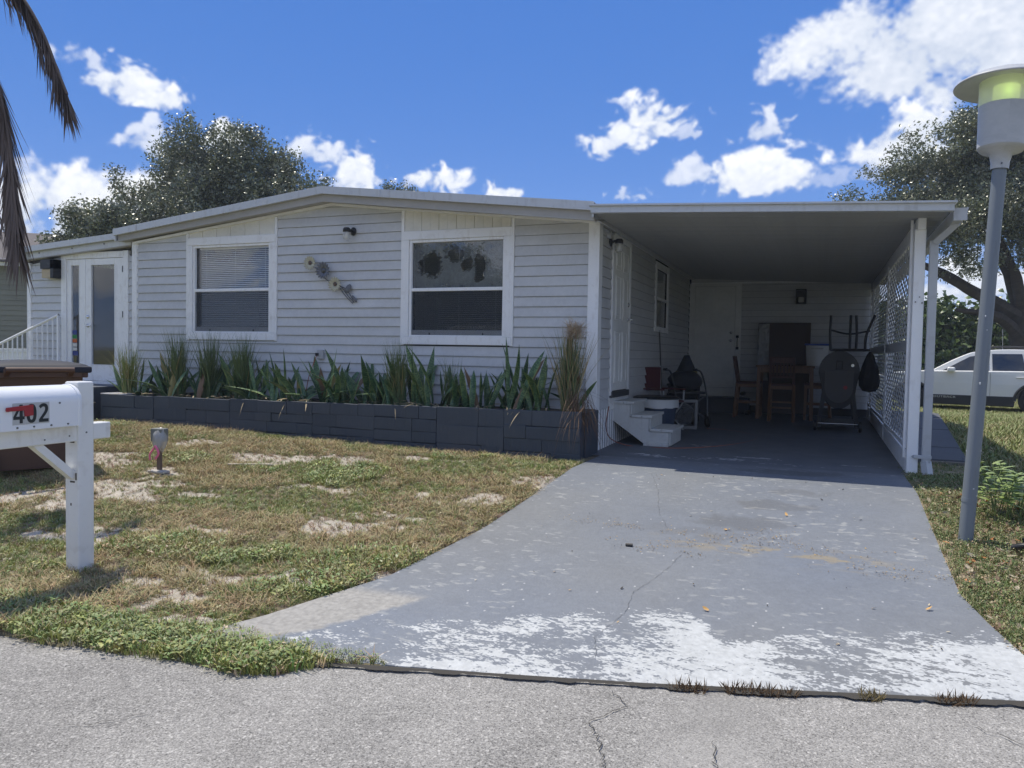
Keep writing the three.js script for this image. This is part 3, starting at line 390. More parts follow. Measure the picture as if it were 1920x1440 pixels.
// ------------------------------------------------------------------ left addition with glazed door
const add = thing('side_porch_room', 'lower grey sided porch room with white glazed double door', 'building', [0, 0, 0]);
{
  const z = -9.10, fa = (x) => 3.02 + (x + 12.33) / 2.4 * .155;
  siding(add, [0, 0, z, 0], SB, SH, 18, (y) => y > 3.0 ? null : [-12.28, -9.92], [[-11.56, -10.10, .9, 3.2]], vinyl, 21);
  mk('wall', merge([bb(-12.33, -11.50, .4, 3.0, z - .12, z - .004), bb(-10.16, -9.9, .4, 3.0, z - .12, z - .004), bb(-12.33, -12.2, .4, 3.0, -15, z - .121), bb(-12.33, -9.9, .4, 3.0, -15.1, -15)]), darkCore, add);
  mk('interior_floor', bb(-12.2, -9.9, .90, .96, -14.99, z - .13), inner, add); mk('room_partition', bb(-12.1, -9.95, .97, 2.95, z - 2.05, z - 2), inner, add);
  mk('corner_post', rbb(-12.36, -12.27, .86, 2.93, z - .06, z + .028), white, add);
  const ro = [[-12.45, 3.155], [-9.93, 3.325]]; const sl = (a, b, y0, y1, z0, z1) => { const g = new THREE.BoxGeometry(1, 1, 1), p = g.attributes.position; for (let i = 0; i < p.count; i++) { const s = p.getX(i) > 0, x = s ? b : a, yy = lerp(3.155, 3.325, (x + 12.45) / 2.52); p.setXYZ(i, x, yy + (p.getY(i) > 0 ? y1 : y0), p.getZ(i) > 0 ? z1 : z0); } g.computeVertexNormals(); return muv(g); };
  mk('roof', sl(-12.45, -9.93, -.05, 0, -15.2, z + .14), eaveMetal, add); mk('roof_edge', sl(-12.46, -9.93, -.085, .008, z + .141, z + .18), eaveMetal, add); mk('fascia_board', sl(-12.40, -9.93, -.185, -.06, z + .05, z + .11), eaveMetal, add); mk('soffit', sl(-12.40, -9.93, -.20, -.186, z - .05, z + .11), soffitM, add);
  for (const x of [-11.95, -11.2, -10.5]) mk('fascia_screw', cyl(.014, .014, .006, 0, 0, 0, 8).rotateX(Math.PI / 2).translate(x, lerp(3.155, 3.325, (x + 12.45) / 2.52) - .115, z + .108), steelDark, add);
  // door set
  mk('door_frame', merge([rbb(-11.56, -11.44, .98, 3.06, z - .03, z + .03), rbb(-10.20, -10.09, .98, 3.07, z - .03, z + .03), rbb(-11.439, -10.201, 2.965, 3.065, z - .03, z + .029), rbb(-11.439, -10.201, .955, 1.0, z - .03, z + .03)]), white, add);
  const sash = (name, x0, x1, g0, g1, label) => { const d = mk(name, merge([rbb(x0, g0, 1.005, 2.96, z - .02, z + .018), rbb(g1, x1, 1.005, 2.96, z - .02, z + .018), rbb(g0 + .001, g1 - .001, 2.86, 2.96, z - .02, z + .018), rbb(g0 + .001, g1 - .001, 1.005, 1.265, z - .02, z + .018)]), white, add); d.userData.label = label; mk('pane', bb(g0, g1, 1.266, 2.859, z - .001, z - .0005), glass, d); return d; };
  const side = sash('sidelight', -11.435, -11.02, -11.34, -11.165, 'narrow glazed side leaf with stickers'); const door = sash('glazed_door', -11.015, -10.205, -10.89, -10.385, 'white glazed door leaf');
  mk('glazing_bead', merge([rbb(-10.905, -10.888, 1.255, 2.87, z + .019, z + .024), rbb(-10.387, -10.37, 1.255, 2.87, z + .019, z + .024), rbb(-10.887, -10.388, 2.858, 2.872, z + .019, z + .024), rbb(-10.887, -10.388, 1.253, 1.268, z + .019, z + .024)]), white, door);
  mk('lever_handle', merge([lathe([[0, 0], [.03, 0], [.03, .01], [.012, .014], [.012, .04], [0, .04]]).rotateX(Math.PI / 2).translate(-10.965, 1.89, z + .018), rb(.11, .018, .018, -10.92, 1.89, z + .058, .006)]), chrome, door);
  mk('deadbolt', lathe([[0, 0], [.03, 0], [.03, .012], [.018, .02], [0, .022]]).rotateX(Math.PI / 2).translate(-10.965, 2.03, z + .018), chrome, door);
  for (const y of [1.35, 2.07, 2.78]) mk('hinge', rbb(-10.212, -10.192, y - .05, y + .05, z + .02, z + .036), steelDark, door);
  const st = [[.02, .05, .25, 1.78, .07], [.02, .22, .05, 1.71, .06], [.55, .12, .02, 1.645, .06], [.68, .66, .62, 1.575, .055], [.66, .64, .6, 1.51, .05], [.03, .05, .22, 1.44, .07]];
  st.forEach(([r, g, b, y, h], k) => { const s = mk('sticker', bb(-11.335, -11.335 + (k === 5 ? .13 : .10), y - h / 2, y + h / 2, z + .0005, z + .0015), M(r, g, b, { roughness: .4 }), side); });
  mk('curtain', bb(-11.40, -11.25, 1.0, 2.9, z - .16, z - .155), M(.42, .41, .38, { roughness: .95 }), add);
  // landing
}
const landM = P(.085, .095, .12, { map: mottle, roughness: .6 });
tag(mk('porch_landing', merge([rbb(-13.0, -9.98, .36, .955, -9.085, -8.35, .01), rbb(-14.0, -13.001, .36, .74, -9.085, -8.4, .01)]), landM), 'dark blue grey landing below the glazed double door', 'landing');
{ // handrail
  const h = thing('handrail', 'white metal handrail beside the glazed double door', 'handrail', [0, 0, 0]);
  const a = V(-11.42, 2.055, -8.92), b = V(-13.6, 1.30, -8.92), yt = (x) => lerp(a.y, b.y, (x - a.x) / (b.x - a.x));
  mk('top_rail', tube([a, b], .022, 10), white, h); mk('bottom_rail', tube([V(-11.42, 1.10, -8.92), V(-13.0, 1.04, -8.92)], .016, 8), white, h); mk('post', rbb(-11.45, -11.41, .955, 2.04, -8.94, -8.90), white, h);
  for (let k = 1; k < 14; k++) { const x = -11.44 - k * .118; mk('baluster', rbb(x - .009, x + .009, k < 13 ? 1.10 - k * .004 : 1.0, yt(x), -8.929, -8.911, .003), white, h); }
}
// ------------------------------------------------------------------ wall lamps
function jarLamp(name, label, pos, turn) { const t = thing(name, label, 'wall lamp', pos, turn); // faces +z
  mk('back_plate', lathe([[0, 0], [.055, 0], [.055, .014], [.03, .025], [0, .025]]).rotateX(Math.PI / 2), blackM, t); mk('arm', tube([V(0, 0, .02), V(0, .012, .06), V(0, .01, .10)], .016, 8), blackM, t);
  mk('cap', lathe([[0, .04], [.035, .038], [.05, .02], [.052, -.02], [.0, -.02]]).translate(0, 0, .115), blackM, t); mk('glass_jar', lathe([[.046, -.02], [.05, -.05], [.05, -.11], [.03, -.13], [0, -.132]]).translate(0, 0, .115), P(.9, .9, .88, { transmission: .8, roughness: .35, thickness: 0 }), t); mk('bulb', lathe([[.012, -.02], [.02, -.05], [.026, -.075], [.018, -.10], [0, -.105]]).translate(0, 0, .115), M(.85, .83, .78), t); return t; }
jarLamp('wall_lamp', 'small black jar lamp high on the gable siding', [-5.90, 3.17, -8.985], -.35);
jarLamp('wall_lamp', 'black jar lamp with glass shade beside the carport side door', [-2.472, 2.97, -9.50], Math.PI / 2);
{ const t = thing('wall_lamp', 'boxy black lamp with amber panes beside the glazed double door', 'wall lamp', [-11.70, 2.80, -9.085]); mk('hood', merge([rb(.30, .15, .16, 0, .08, .08, .004), rb(.07, .30, .16, .115, 0, .08, .004)]), blackM, t); mk('shade', rb(.22, .14, .12, -.035, -.07, .075, .004), P(.72, .60, .40, { roughness: .5, transmission: .4 }), t); }
// flower wall ornament
{
  const t = thing('metal_flower_ornament', 'cluster of metal flowers on the siding between the front windows', 'wall ornament', [-6.2, 2.5, -8.985]);
  const flower = (x, y, r, n, mat, core, nm) => { const f = mk(nm, merge(Array.from({ length: n }, (_, k) => { const g = prep(new THREE.SphereGeometry(1, 6, 4).scale(r * .16, r * .38, r * .05).translate(0, r * .62, 0).rotateX(.28)); return g.rotateZ(k / n * Math.PI * 2); })).translate(x, y, .05), mat, t); mk('flower_centre', prep(new THREE.SphereGeometry(r * .26, 10, 6).scale(1, 1, .5).translate(x, y, .065)), core, f); mk('stem_mount', cyl(.006, .006, .05, 0, 0, 0, 6).rotateX(Math.PI / 2).translate(x, y, 0), steelDark, f); };
  const yel = M(.50, .47, .34, { roughness: .5, metalness: .2 }), gry = P(.16, .165, .18, { roughness: .45, metalness: .5 }), brn = M(.12, .08, .06);
  flower(-.36, .26, .105, 15, yel, brn, 'flower'); flower(-.14, .15, .125, 15, gry, steelDark, 'flower'); flower(.05, -.04, .11, 15, yel, brn, 'flower');
  mk('stem', merge([tube([V(.1, -.08, .03), V(.2, -.2, .03), V(.31, -.30, .02)], .007, 5), tube([V(.14, -.08, .03), V(.24, -.2, .03), V(.32, -.28, .02)], .007, 5), tube([V(.2, -.1, .03), V(.27, -.18, .03), V(.33, -.29, .02)], .007, 5), tube([V(-.3, .2, .03), V(-.1, .02, .03), V(.05, -.04, .03), V(.2, -.1, .03)], .007, 5)]), gry, t);
  mk('leaf', prep(new THREE.SphereGeometry(1, 10, 6).scale(.065, .045, .01).rotateZ(.9).translate(.25, -.10, .04)), gry, t); mk('leaf', prep(new THREE.SphereGeometry(1, 10, 6).scale(.06, .02, .008).rotateZ(-.9).translate(.34, -.24, .03)), gry, t);
}
{ const t = thing('outlet_box', 'weatherproof outlet box low on the siding behind snake plants', 'outlet box', [-6.40, 1.50, -8.985]); mk('box', rb(.10, .13, .05, 0, 0, .025, .008), P(.6, .6, .6, { roughness: .4, transmission: .3 }), t); mk('plug', rb(.03, .04, .05, -.03, .0, .07, .006), blackM, t); mk('cable', tube([V(-.03, -.02, .08), V(-.06, -.12, .1), V(-.12, -.3, .12), V(-.16, -.55, .14)], .005, 5), M(.35, .06, .03), t); }

// ------------------------------------------------------------------ carport
const port = thing('carport', 'open carport with ribbed metal roof and white lattice side', 'carport', [0, 0, 0]);
const cy = (x) => 3.145 - (x + 2.40) / 3.54 * .16;
function sb(x0, x1, dy0, dy1, z0, z1) { const g = new THREE.BoxGeometry(1, 1, 1), p = g.attributes.position; for (let i = 0; i < p.count; i++) { const x = p.getX(i) > 0 ? x1 : x0; p.setXYZ(i, x, cy(x) + (p.getY(i) > 0 ? dy1 : dy0), p.getZ(i) > 0 ? z1 : z0); } g.computeVertexNormals(); return muv(g); }
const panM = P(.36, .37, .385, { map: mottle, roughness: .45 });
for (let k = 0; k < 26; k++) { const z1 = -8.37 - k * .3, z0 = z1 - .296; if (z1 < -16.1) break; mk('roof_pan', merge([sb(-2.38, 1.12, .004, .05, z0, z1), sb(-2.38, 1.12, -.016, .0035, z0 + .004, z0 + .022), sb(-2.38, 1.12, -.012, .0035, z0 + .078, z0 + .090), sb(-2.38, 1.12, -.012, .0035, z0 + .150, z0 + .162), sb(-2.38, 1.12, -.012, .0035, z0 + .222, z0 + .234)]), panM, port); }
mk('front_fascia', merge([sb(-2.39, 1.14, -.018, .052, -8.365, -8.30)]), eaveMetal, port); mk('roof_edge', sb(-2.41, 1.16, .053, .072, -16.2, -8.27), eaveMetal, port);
mk('side_beam', merge([rbb(.885, .96, 2.87, cy(.92) - .008, -15.95, -8.75)]), whiteOld, port);
{ // front post with its metal head, rear post
  const p = mk('post', merge([rbb(.868, .972, .40, 2.885, -8.94, -8.83, .006)]), whiteOld, port); p.userData.label = 'white front post of the carport'; mk('post_head', merge([rbb(.876, .918, 2.888, cy(.9) - .01, -8.93, -8.832), rbb(.924, .968, 2.888, cy(.9) - .01, -8.93, -8.834)]), metalGrey, p); mk('post_base', bb(.872, .968, .33, .399, -8.93, -8.84), M(.3, .29, .28, { roughness: .95 }), p); mk('nail_stub', merge([cyl(.006, .006, .012, 0, 0, 0, 6).rotateX(Math.PI / 2).translate(.93, 2.2, -8.83), cyl(.008, .008, .012, 0, 0, 0, 6).rotateX(Math.PI / 2).translate(.955, 2.14, -8.83), cyl(.007, .007, .012, 0, 0, 0, 6).rotateX(Math.PI / 2).translate(.895, 2.15, -8.83)]), steelDark, p);
  mk('post', rbb(.875, .965, .42, 2.869, -12.05, -11.96), whiteOld, port); mk('post', rbb(.875, .965, .45, 2.869, -15.2, -15.11), whiteOld, port);
  // gutter and downspout
  const gut = extr([[0, 0], [.085, 0], [.125, .11], [.125, .125], [.113, .125], [.078, .012], [.012, .012], [.012, .11], [0, .11]], 7.7).translate(1.145, cy(1.14) - .10, -16.1); mk('gutter', muv(gut), metalGrey, port); mk('gutter_cap', bb(1.146, 1.262, cy(1.14) - .098, cy(1.14) + .02, -8.40, -8.392), metalGrey, port);
  mk('downspout', merge([bar(V(1.215, 2.90, -8.62), V(1.205, 2.98, -8.60), .075, .06), bar(V(1.215, 2.905, -8.62), V(1.055, 2.75, -8.80), .074, .06), rbb(1.005, 1.083, .52, 2.765, -8.87, -8.80), bar(V(1.045, .53, -8.835), V(1.06, .40, -8.80), .08, .066)]), metalGrey, port);
  mk('downspout_strap', merge([rbb(.93, 1.09, .56, .595, -8.828, -8.795, .003), extr([[.93, .56], [.905, .5775], [.93, .595]], .006).translate(0, 0, -8.828)]), metalGrey, port);
}
// lattice screen: crossing laths on both faces of a frame
{
  const zs = [[-9.02, -11.92], [-12.09, -15.07], [-15.24, -15.9]], latM = P(.66, .66, .65, { map: weather, roughness: .6 });
  mk('kick_board', merge(zs.map(([a, b]) => { const g = bb(.873, .895, .0, .22, b, a); const p = g.attributes.position; for (let i = 0; i < p.count; i++) p.setY(i, p.getY(i) + G(.9, p.getZ(i)) - .01); return g; })), whiteOld, port);
  mk('front_trim', rbb(.838, .862, .55, 3.03, -8.96, -8.915, .004), white, port);
  zs.forEach(([za, zb]) => {
    const f0 = G(.9, (za + zb) / 2) + .23; mk('lattice_frame', merge([rbb(.868, .905, f0, 2.86, za - .05, za), rbb(.868, .905, f0, 2.86, zb, zb + .05), rbb(.87, .902, f0, f0 + .05, zb + .051, za - .051), rbb(.87, .902, 2.80, 2.868, zb + .051, za - .051)]), whiteOld, port);
    mk('mid_rail', rbb(.855, .869, 1.66, 1.77, zb, za), metalGrey, port);
    for (const [y0, y1] of [[f0 + .05, 1.69], [1.74, 2.80]]) {
      const g = [], z0 = zb + .05, z1 = za - .05, st = .105, k = .36; // long flat diamonds
      for (const sg of [1, -1]) for (let c = -(z1 - z0) * k; c < (y1 - y0) + (z1 - z0) * k; c += st) {
        const yy = (z) => y0 + c + sg * k * (z - z0); const zA = clamp(z0 + (sg > 0 ? y0 - (y0 + c) : (y0 + c) - y1) / k, z0, z1), zB = clamp(z0 + (sg > 0 ? y1 - (y0 + c) : (y0 + c) - y0) / k, z0, z1); if (zB - zA < .03) continue;
        const x = sg > 0 ? .882 : .8856; g.push(bar(V(x, yy(zA), zA), V(x, yy(zB), zB), .003, .040));
      }
      stuff(mk('lattice', merge(g), latM, port));
    }
  });
}
// storage room closing the back of the carport
{
  const s = thing('storage_room', 'grey sided storage room at the back of the carport', 'shed', [0, 0, 0]);
  mk('wall', merge([bb(-2.48, 1.0, .3, 3.14, -16.12, -16.004), bb(.9, 1.0, .3, 3.0, -19, -16.121), bb(-2.48, 1.0, .3, 3.0, -19.1, -19)]), darkCore, s); mk('roof', bb(-2.3, 1.1, 3.07, 3.12, -19.1, -16.25), panM, s);
  siding(s, [0, 0, -16.0, 0], .62, SH, 20, (y) => y > 3.02 ? null : [-2.44, .88], [[-2.47, -1.46, .6, 3.06]], vinyl, 31);
  mk('header_board', muv(extr([[-2.45, 3.058], [-.56, 3.058], [-2.45, 3.142]], .02).translate(0, 0, -16.0)), vinyl[0], s); mk('cornice_trim', merge([rbb(-2.45, .89, 3.03, 3.06, -16.0, -15.96)]), white, s);
  const d = panelDoor(s, 'storage_door', .78, 2.02, doorWhite); d.position.set(-1.965, .955, -15.98);
  mk('door_casing', merge([rbb(-2.47, -2.36, .80, 3.03, -16.0, -15.955), rbb(-1.57, -1.455, .80, 3.03, -16.0, -15.955), rbb(-2.359, -1.571, 2.98, 3.029, -16.0, -15.956), rbb(-2.47, -1.455, .78, .95, -15.999, -15.95)]), doorWhite, s);
  for (const y of [.94, 1.10]) mk('door_knob', lathe([[0, 0], [.03, 0], [.03, .01], [.012, .015], [.028, .045], [.02, .06], [0, .062]]).rotateX(Math.PI / 2).translate(.32, y, .022), chrome, d);
  mk('slide_bolt', merge([rbb(-1.545, -1.49, 1.95, 2.0, -15.955, -15.93), rbb(-1.545, -1.49, 1.72, 1.77, -15.955, -15.93), tube([V(-1.517, 1.75, -15.93), V(-1.517, 1.97, -15.93)], .008, 6)]), blackM, s);
  tag(mk('door_step', rbb(-2.47, -1.25, .44, .775, -15.99, -15.55, .01), landM), 'dark painted step below the storage room door', 'step');
  const w = thing('wall_lamp', 'square black lantern on the storage room wall', 'wall lamp', [-.35, 2.755, -15.985]); mk('housing', merge([rb(.19, .28, .02, 0, 0, .01, .004), rb(.19, .02, .12, 0, .13, .06, .004), rb(.19, .02, .12, 0, -.13, .06, .004), rb(.02, .24, .1, -.085, 0, .055, .003), rb(.02, .24, .1, .085, 0, .055, .003)]), blackM, w); mk('glass_shade', rb(.10, .10, .08, 0, -.06, .06, .01), P(.75, .75, .72, { transmission: .3, roughness: .5 }), w);
}
// wooden steps
{
  const s = thing('wooden_steps', 'white painted wooden steps below the side door', 'steps', [-2.49, .41, -9.86]); // local x away from wall, z=0 near side, runs back in -z
  const stepM = P(.60, .60, .57, { map: weather, roughness: .65, bumpMap: grainB, bumpScale: .002 }), treadM = P(.42, .41, .38, { map: woodT, roughness: .8 }), Wd = .80;
  const run = .262, rise = .172, T = [[.0, .25, .555], [.25, .49, .385], [.49, .76, .215]];
  const sg = extr([[0, .52], [.225, .52], [.225, .35], [.475, .35], [.475, .18], [.735, .18], [.735, .0], [.44, .0], [.0, .30]], .035); for (const z of [-.036, -Wd]) mk('stringer', muv(sg.clone().translate(.01, 0, z)), stepM, s);
  T.forEach(([a, b, y]) => { for (let k = 0; k < 2; k++) { const w = (b - a + .03) / 2; mk('tread_board', rbb(a + k * w + .012, a + (k + 1) * w + .008, y - .035, y, -Wd - .02, .02, .006), k ? stepM : stepM, s); } });
  for (const [x, y0, y1] of [[.238, .36, .52], [.488, .19, .35], [.748, .0, .18]]) mk('riser_board', rbb(x, x + .02, y0, y1, -Wd, -.004), stepM, s); mk('base_board', rbb(.42, .745, -.01, .04, -.005, .018), stepM, s);
}
// orange extension cord from the planter to the back
tag(mk('extension_cord', tube([V(-2.3, .95, -8.95), V(-2.37, .70, -9.1), V(-2.38, .50, -9.45), V(-2.2, .398, -9.75), V(-1.8, .402, -9.72), V(-1.45, .406, -9.9), V(-.95, .41, -10.7), V(-.8, .418, -11.6), V(-1.2, .43, -12.3), V(-1.6, .435, -12.4)], .006, 6, 80), M(.30, .09, .05, { roughness: .5 })), 'thin orange cord looping over the carport floor', 'cord');

// ------------------------------------------------------------------ things stored in the carport
const wood = P(.30, .15, .075, { map: woodT, roughness: .45 }), woodD = P(.13, .045, .035, { map: woodT, roughness: .5 });
const yF = (x, z) => G(x, z);
function stool(label, x, z, turn) {
  const t = thing('dining_chair', label, 'chair', [x, yF(x, z), z], turn, 'counter height dining chairs'); // faces +z, back at -z
  mk('seat', rb(.44, .045, .42, 0, .64, 0, .012), woodD, t);
  for (const sx of [-1, 1]) { mk('leg', bar(V(sx * .19, .62, .18), V(sx * .20, 0, .19), .04, .04), wood, t); mk('leg', bar(V(sx * .19, .66, -.19), V(sx * .20, 0, -.24), .04, .045), wood, t); mk('back_post', bar(V(sx * .19, .64, -.19), V(sx * .19, 1.12, -.27), .04, .04), woodD, t); }
  mk('seat_rail', merge([rb(.40, .06, .03, 0, .59, .18), rb(.40, .06, .03, 0, .59, -.19), rb(.03, .06, .34, -.19, .59, 0), rb(.03, .06, .34, .19, .59, 0)]), wood, t);
  for (const [y, z] of [[.22, .185], [.34, -.2]]) mk('stretcher', rb(.38, .03, .02, 0, y, z), wood, t); for (const sx of [-1, 1]) mk('stretcher', rb(.02, .03, .38, sx * .195, .28, 0), wood, t);
  mk('top_rail', rb(.40, .10, .025, 0, 1.07, -.262, .01), woodD, t); mk('lower_back_rail', rb(.38, .04, .022, 0, .78, -.214), woodD, t);
  for (let k = 0; k < 6; k++) { const sx = -.14 + k * .056; mk('back_slat', bar(V(sx, .79, -.216), V(sx, 1.04, -.256), .026, .012), woodD, t); }
  return t;
}
stool('red brown counter chair left of the table, seen from the side', -1.18, -14.85, Math.PI / 2);
stool('red brown slatted counter chair with its back to the driveway', -.58, -14.35, Math.PI);
stool('red brown counter chair half hidden behind the grill', -.02, -14.95, -Math.PI / 2);
{ const t = thing('dining_table', 'counter height wooden table at the back of the carport', 'table', [-.55, yF(0, -15), -14.9]); mk('table_top', rb(.98, .04, .86, 0, .945, 0, .01), wood, t); mk('apron', merge([rb(.88, .09, .02, 0, .88, .38), rb(.88, .09, .02, 0, .88, -.38), rb(.02, .09, .74, -.44, .88, 0), rb(.02, .09, .74, .44, .88, 0)]), wood, t); for (const sx of [-1, 1]) for (const sz of [-1, 1]) mk('leg', bar(V(sx * .44, .93, sz * .38), V(sx * .45, 0, sz * .39), .06, .06), wood, t); }
{ const t = thing('storage_bin', 'clear plastic bin with blue lid on the wooden table', 'bin', [-.03, yF(0, -15) + .966, -14.85]); mk('tub', prep(new THREE.CylinderGeometry(.30, .26, .36, 4, 1).rotateY(Math.PI / 4).scale(.9, 1, .9).translate(0, .18, 0)), P(.86, .85, .80, { roughness: .4, transmission: .1 }), t); mk('lid', rb(.42, .035, .42, 0, .378, 0, .012), M(.02, .07, .35, { roughness: .4 }), t); mk('grip', rb(.20, .025, .02, 0, .31, .205), P(.55, .54, .5), t); }
{ const t = thing('leaning_panel', 'dark brown panel with torn plastic wrap leaning on the back wall', 'panel', [-.63, yF(0, -15.7), -15.62]); t.rotation.x = -.10; mk('board', rb(.95, 1.75, .05, 0, .90, 0, .005), M(.06, .035, .028, { roughness: .45 }), t); const g = new THREE.PlaneGeometry(.20, 1.1, 14, 50), p = g.attributes.position; for (let i = 0; i < p.count; i++) p.setZ(i, (fbm(p.getX(i) * 30, p.getY(i) * 25, 3) - .5) * .05); g.computeVertexNormals(); mk('plastic_wrap', prep(g).translate(-.37, 1.2, .045), P(.6, .6, .58, { roughness: .15, transmission: .4 }), t); }
{ // barrel grill seen from its end
  const t = thing('barrel_grill', 'large black barrel grill with grey end panel and wheels', 'grill', [.30, yF(.3, -12.9), -12.95]);
  const prof = []; for (let k = 0; k <= 16; k++) { const a = Math.PI * k / 16; prof.push([.30 * Math.cos(a), .96 + .34 * Math.sin(a)]); } for (let k = 0; k <= 16; k++) { const a = Math.PI + Math.PI * k / 16; prof.push([.25 * Math.cos(a), .72 + .34 * Math.sin(a)]); }
  t.scale.set(.94, .95, .94); mk('barrel', extr(prof, 1.0, .012).translate(0, 0, -1.0), blackM, t); mk('lid_rim', extr(prof.slice(0, 17).map(([x, y]) => [x * 1.03, (y - .96) * 1.03 + .96]), .02, .004).translate(0, 0, -.01), blackPl, t);
  const u = [[-.215, .99]]; for (let k = 0; k <= 14; k++) { const a = Math.PI + Math.PI * k / 14; u.push([.215 * Math.cos(a), .72 + .25 * Math.sin(a)]); } u.push([.215, .99]); mk('end_panel', extr(u, .012, .003).translate(0, 0, .016), P(.085, .08, .076, { roughness: .55 }), t);
  mk('badge', cyl(.03, .03, .006, 0, 0, 0, 20).rotateX(Math.PI / 2).translate(.10, .72, .031), M(.35, .05, .05), t); mk('thermometer', cyl(.025, .025, .02, 0, 0, 0, 16).rotateX(Math.PI / 2).translate(.20, 1.08, .015), chrome, t); mk('hood_vent', rb(.10, .14, .03, 0, 1.08, .02, .01), blackM, t);
  for (const sx of [-1, 1]) for (const z of [0, -.95]) mk('leg', bar(V(sx * .21, .70, z), V(sx * .29, .06, z), .06, .04), blackM, t);
  mk('bottom_shelf', rb(.56, .03, 1.0, 0, .13, -.48), steelDark, t); mk('front_bar', tube([V(-.30, .13, .05), V(.30, .13, .05)], .012, 8), chrome, t);
  for (const sx of [-1, 1]) { const w = mk('wheel', lathe([[0, -.025], [.075, -.025], [.085, -.015], [.085, .015], [.075, .025], [0, .025]], 20).rotateZ(Math.PI / 2).translate(sx * .34, .085, 0), blackM, t); }
  mk('shelf_jug', rb(.18, .10, .12, .0, .46, -.1, .02), M(.45, .42, .3), t);
}
{ // chair upside down on the grill
  const t = thing('upturned_chair', 'black metal patio chair resting upside down on the grill', 'chair', [.42, yF(.3, -12.9) + 1.24, -13.2]);
  mk('seat_ring', tube([V(-.24, .02, -.2), V(.24, .02, -.2), V(.26, .03, .2), V(-.22, .03, .2), V(-.24, .02, -.2)], .014, 6), blackM, t); mk('seat', rb(.46, .03, .42, 0, .02, 0, .01), blackPl, t);
  [[-.26, .18, -.28], [.02, .2, .02], [.10, .16, .12], [.36, .18, .26]].forEach(([tx, z, bxx], k) => mk('leg', tube([V(bxx * .9, .02, z), V(bxx * .95, .25, z), V(tx, .56, z * 1.1)], .02, 8), blackM, t));
  mk('leg_brace', tube([V(-.26, .33, .18), V(0, .27, .19), V(.3, .32, .17)], .016, 6), blackM, t);
}
tag(mk('black_bag', (() => { const g = lathe([[.015, .62], [.05, .58], [.07, .50], [.12, .38], [.15, .22], [.145, .10], [.10, .02], [0, 0]], 24), p = g.attributes.position; for (let i = 0; i < p.count; i++) { const n = 1 + .35 * (fbm(p.getX(i) * 14 + 3, p.getY(i) * 6 + p.getZ(i) * 9, 3) - .5); p.setXYZ(i, p.getX(i) * n, p.getY(i), p.getZ(i) * .75 * n); } g.computeVertexNormals(); return g.translate(.73, yF(.7, -12.9) + .62, -12.98); })(), M(.012, .013, .016, { roughness: .9 })), 'black cloth cover hanging beside the grill', 'bag');
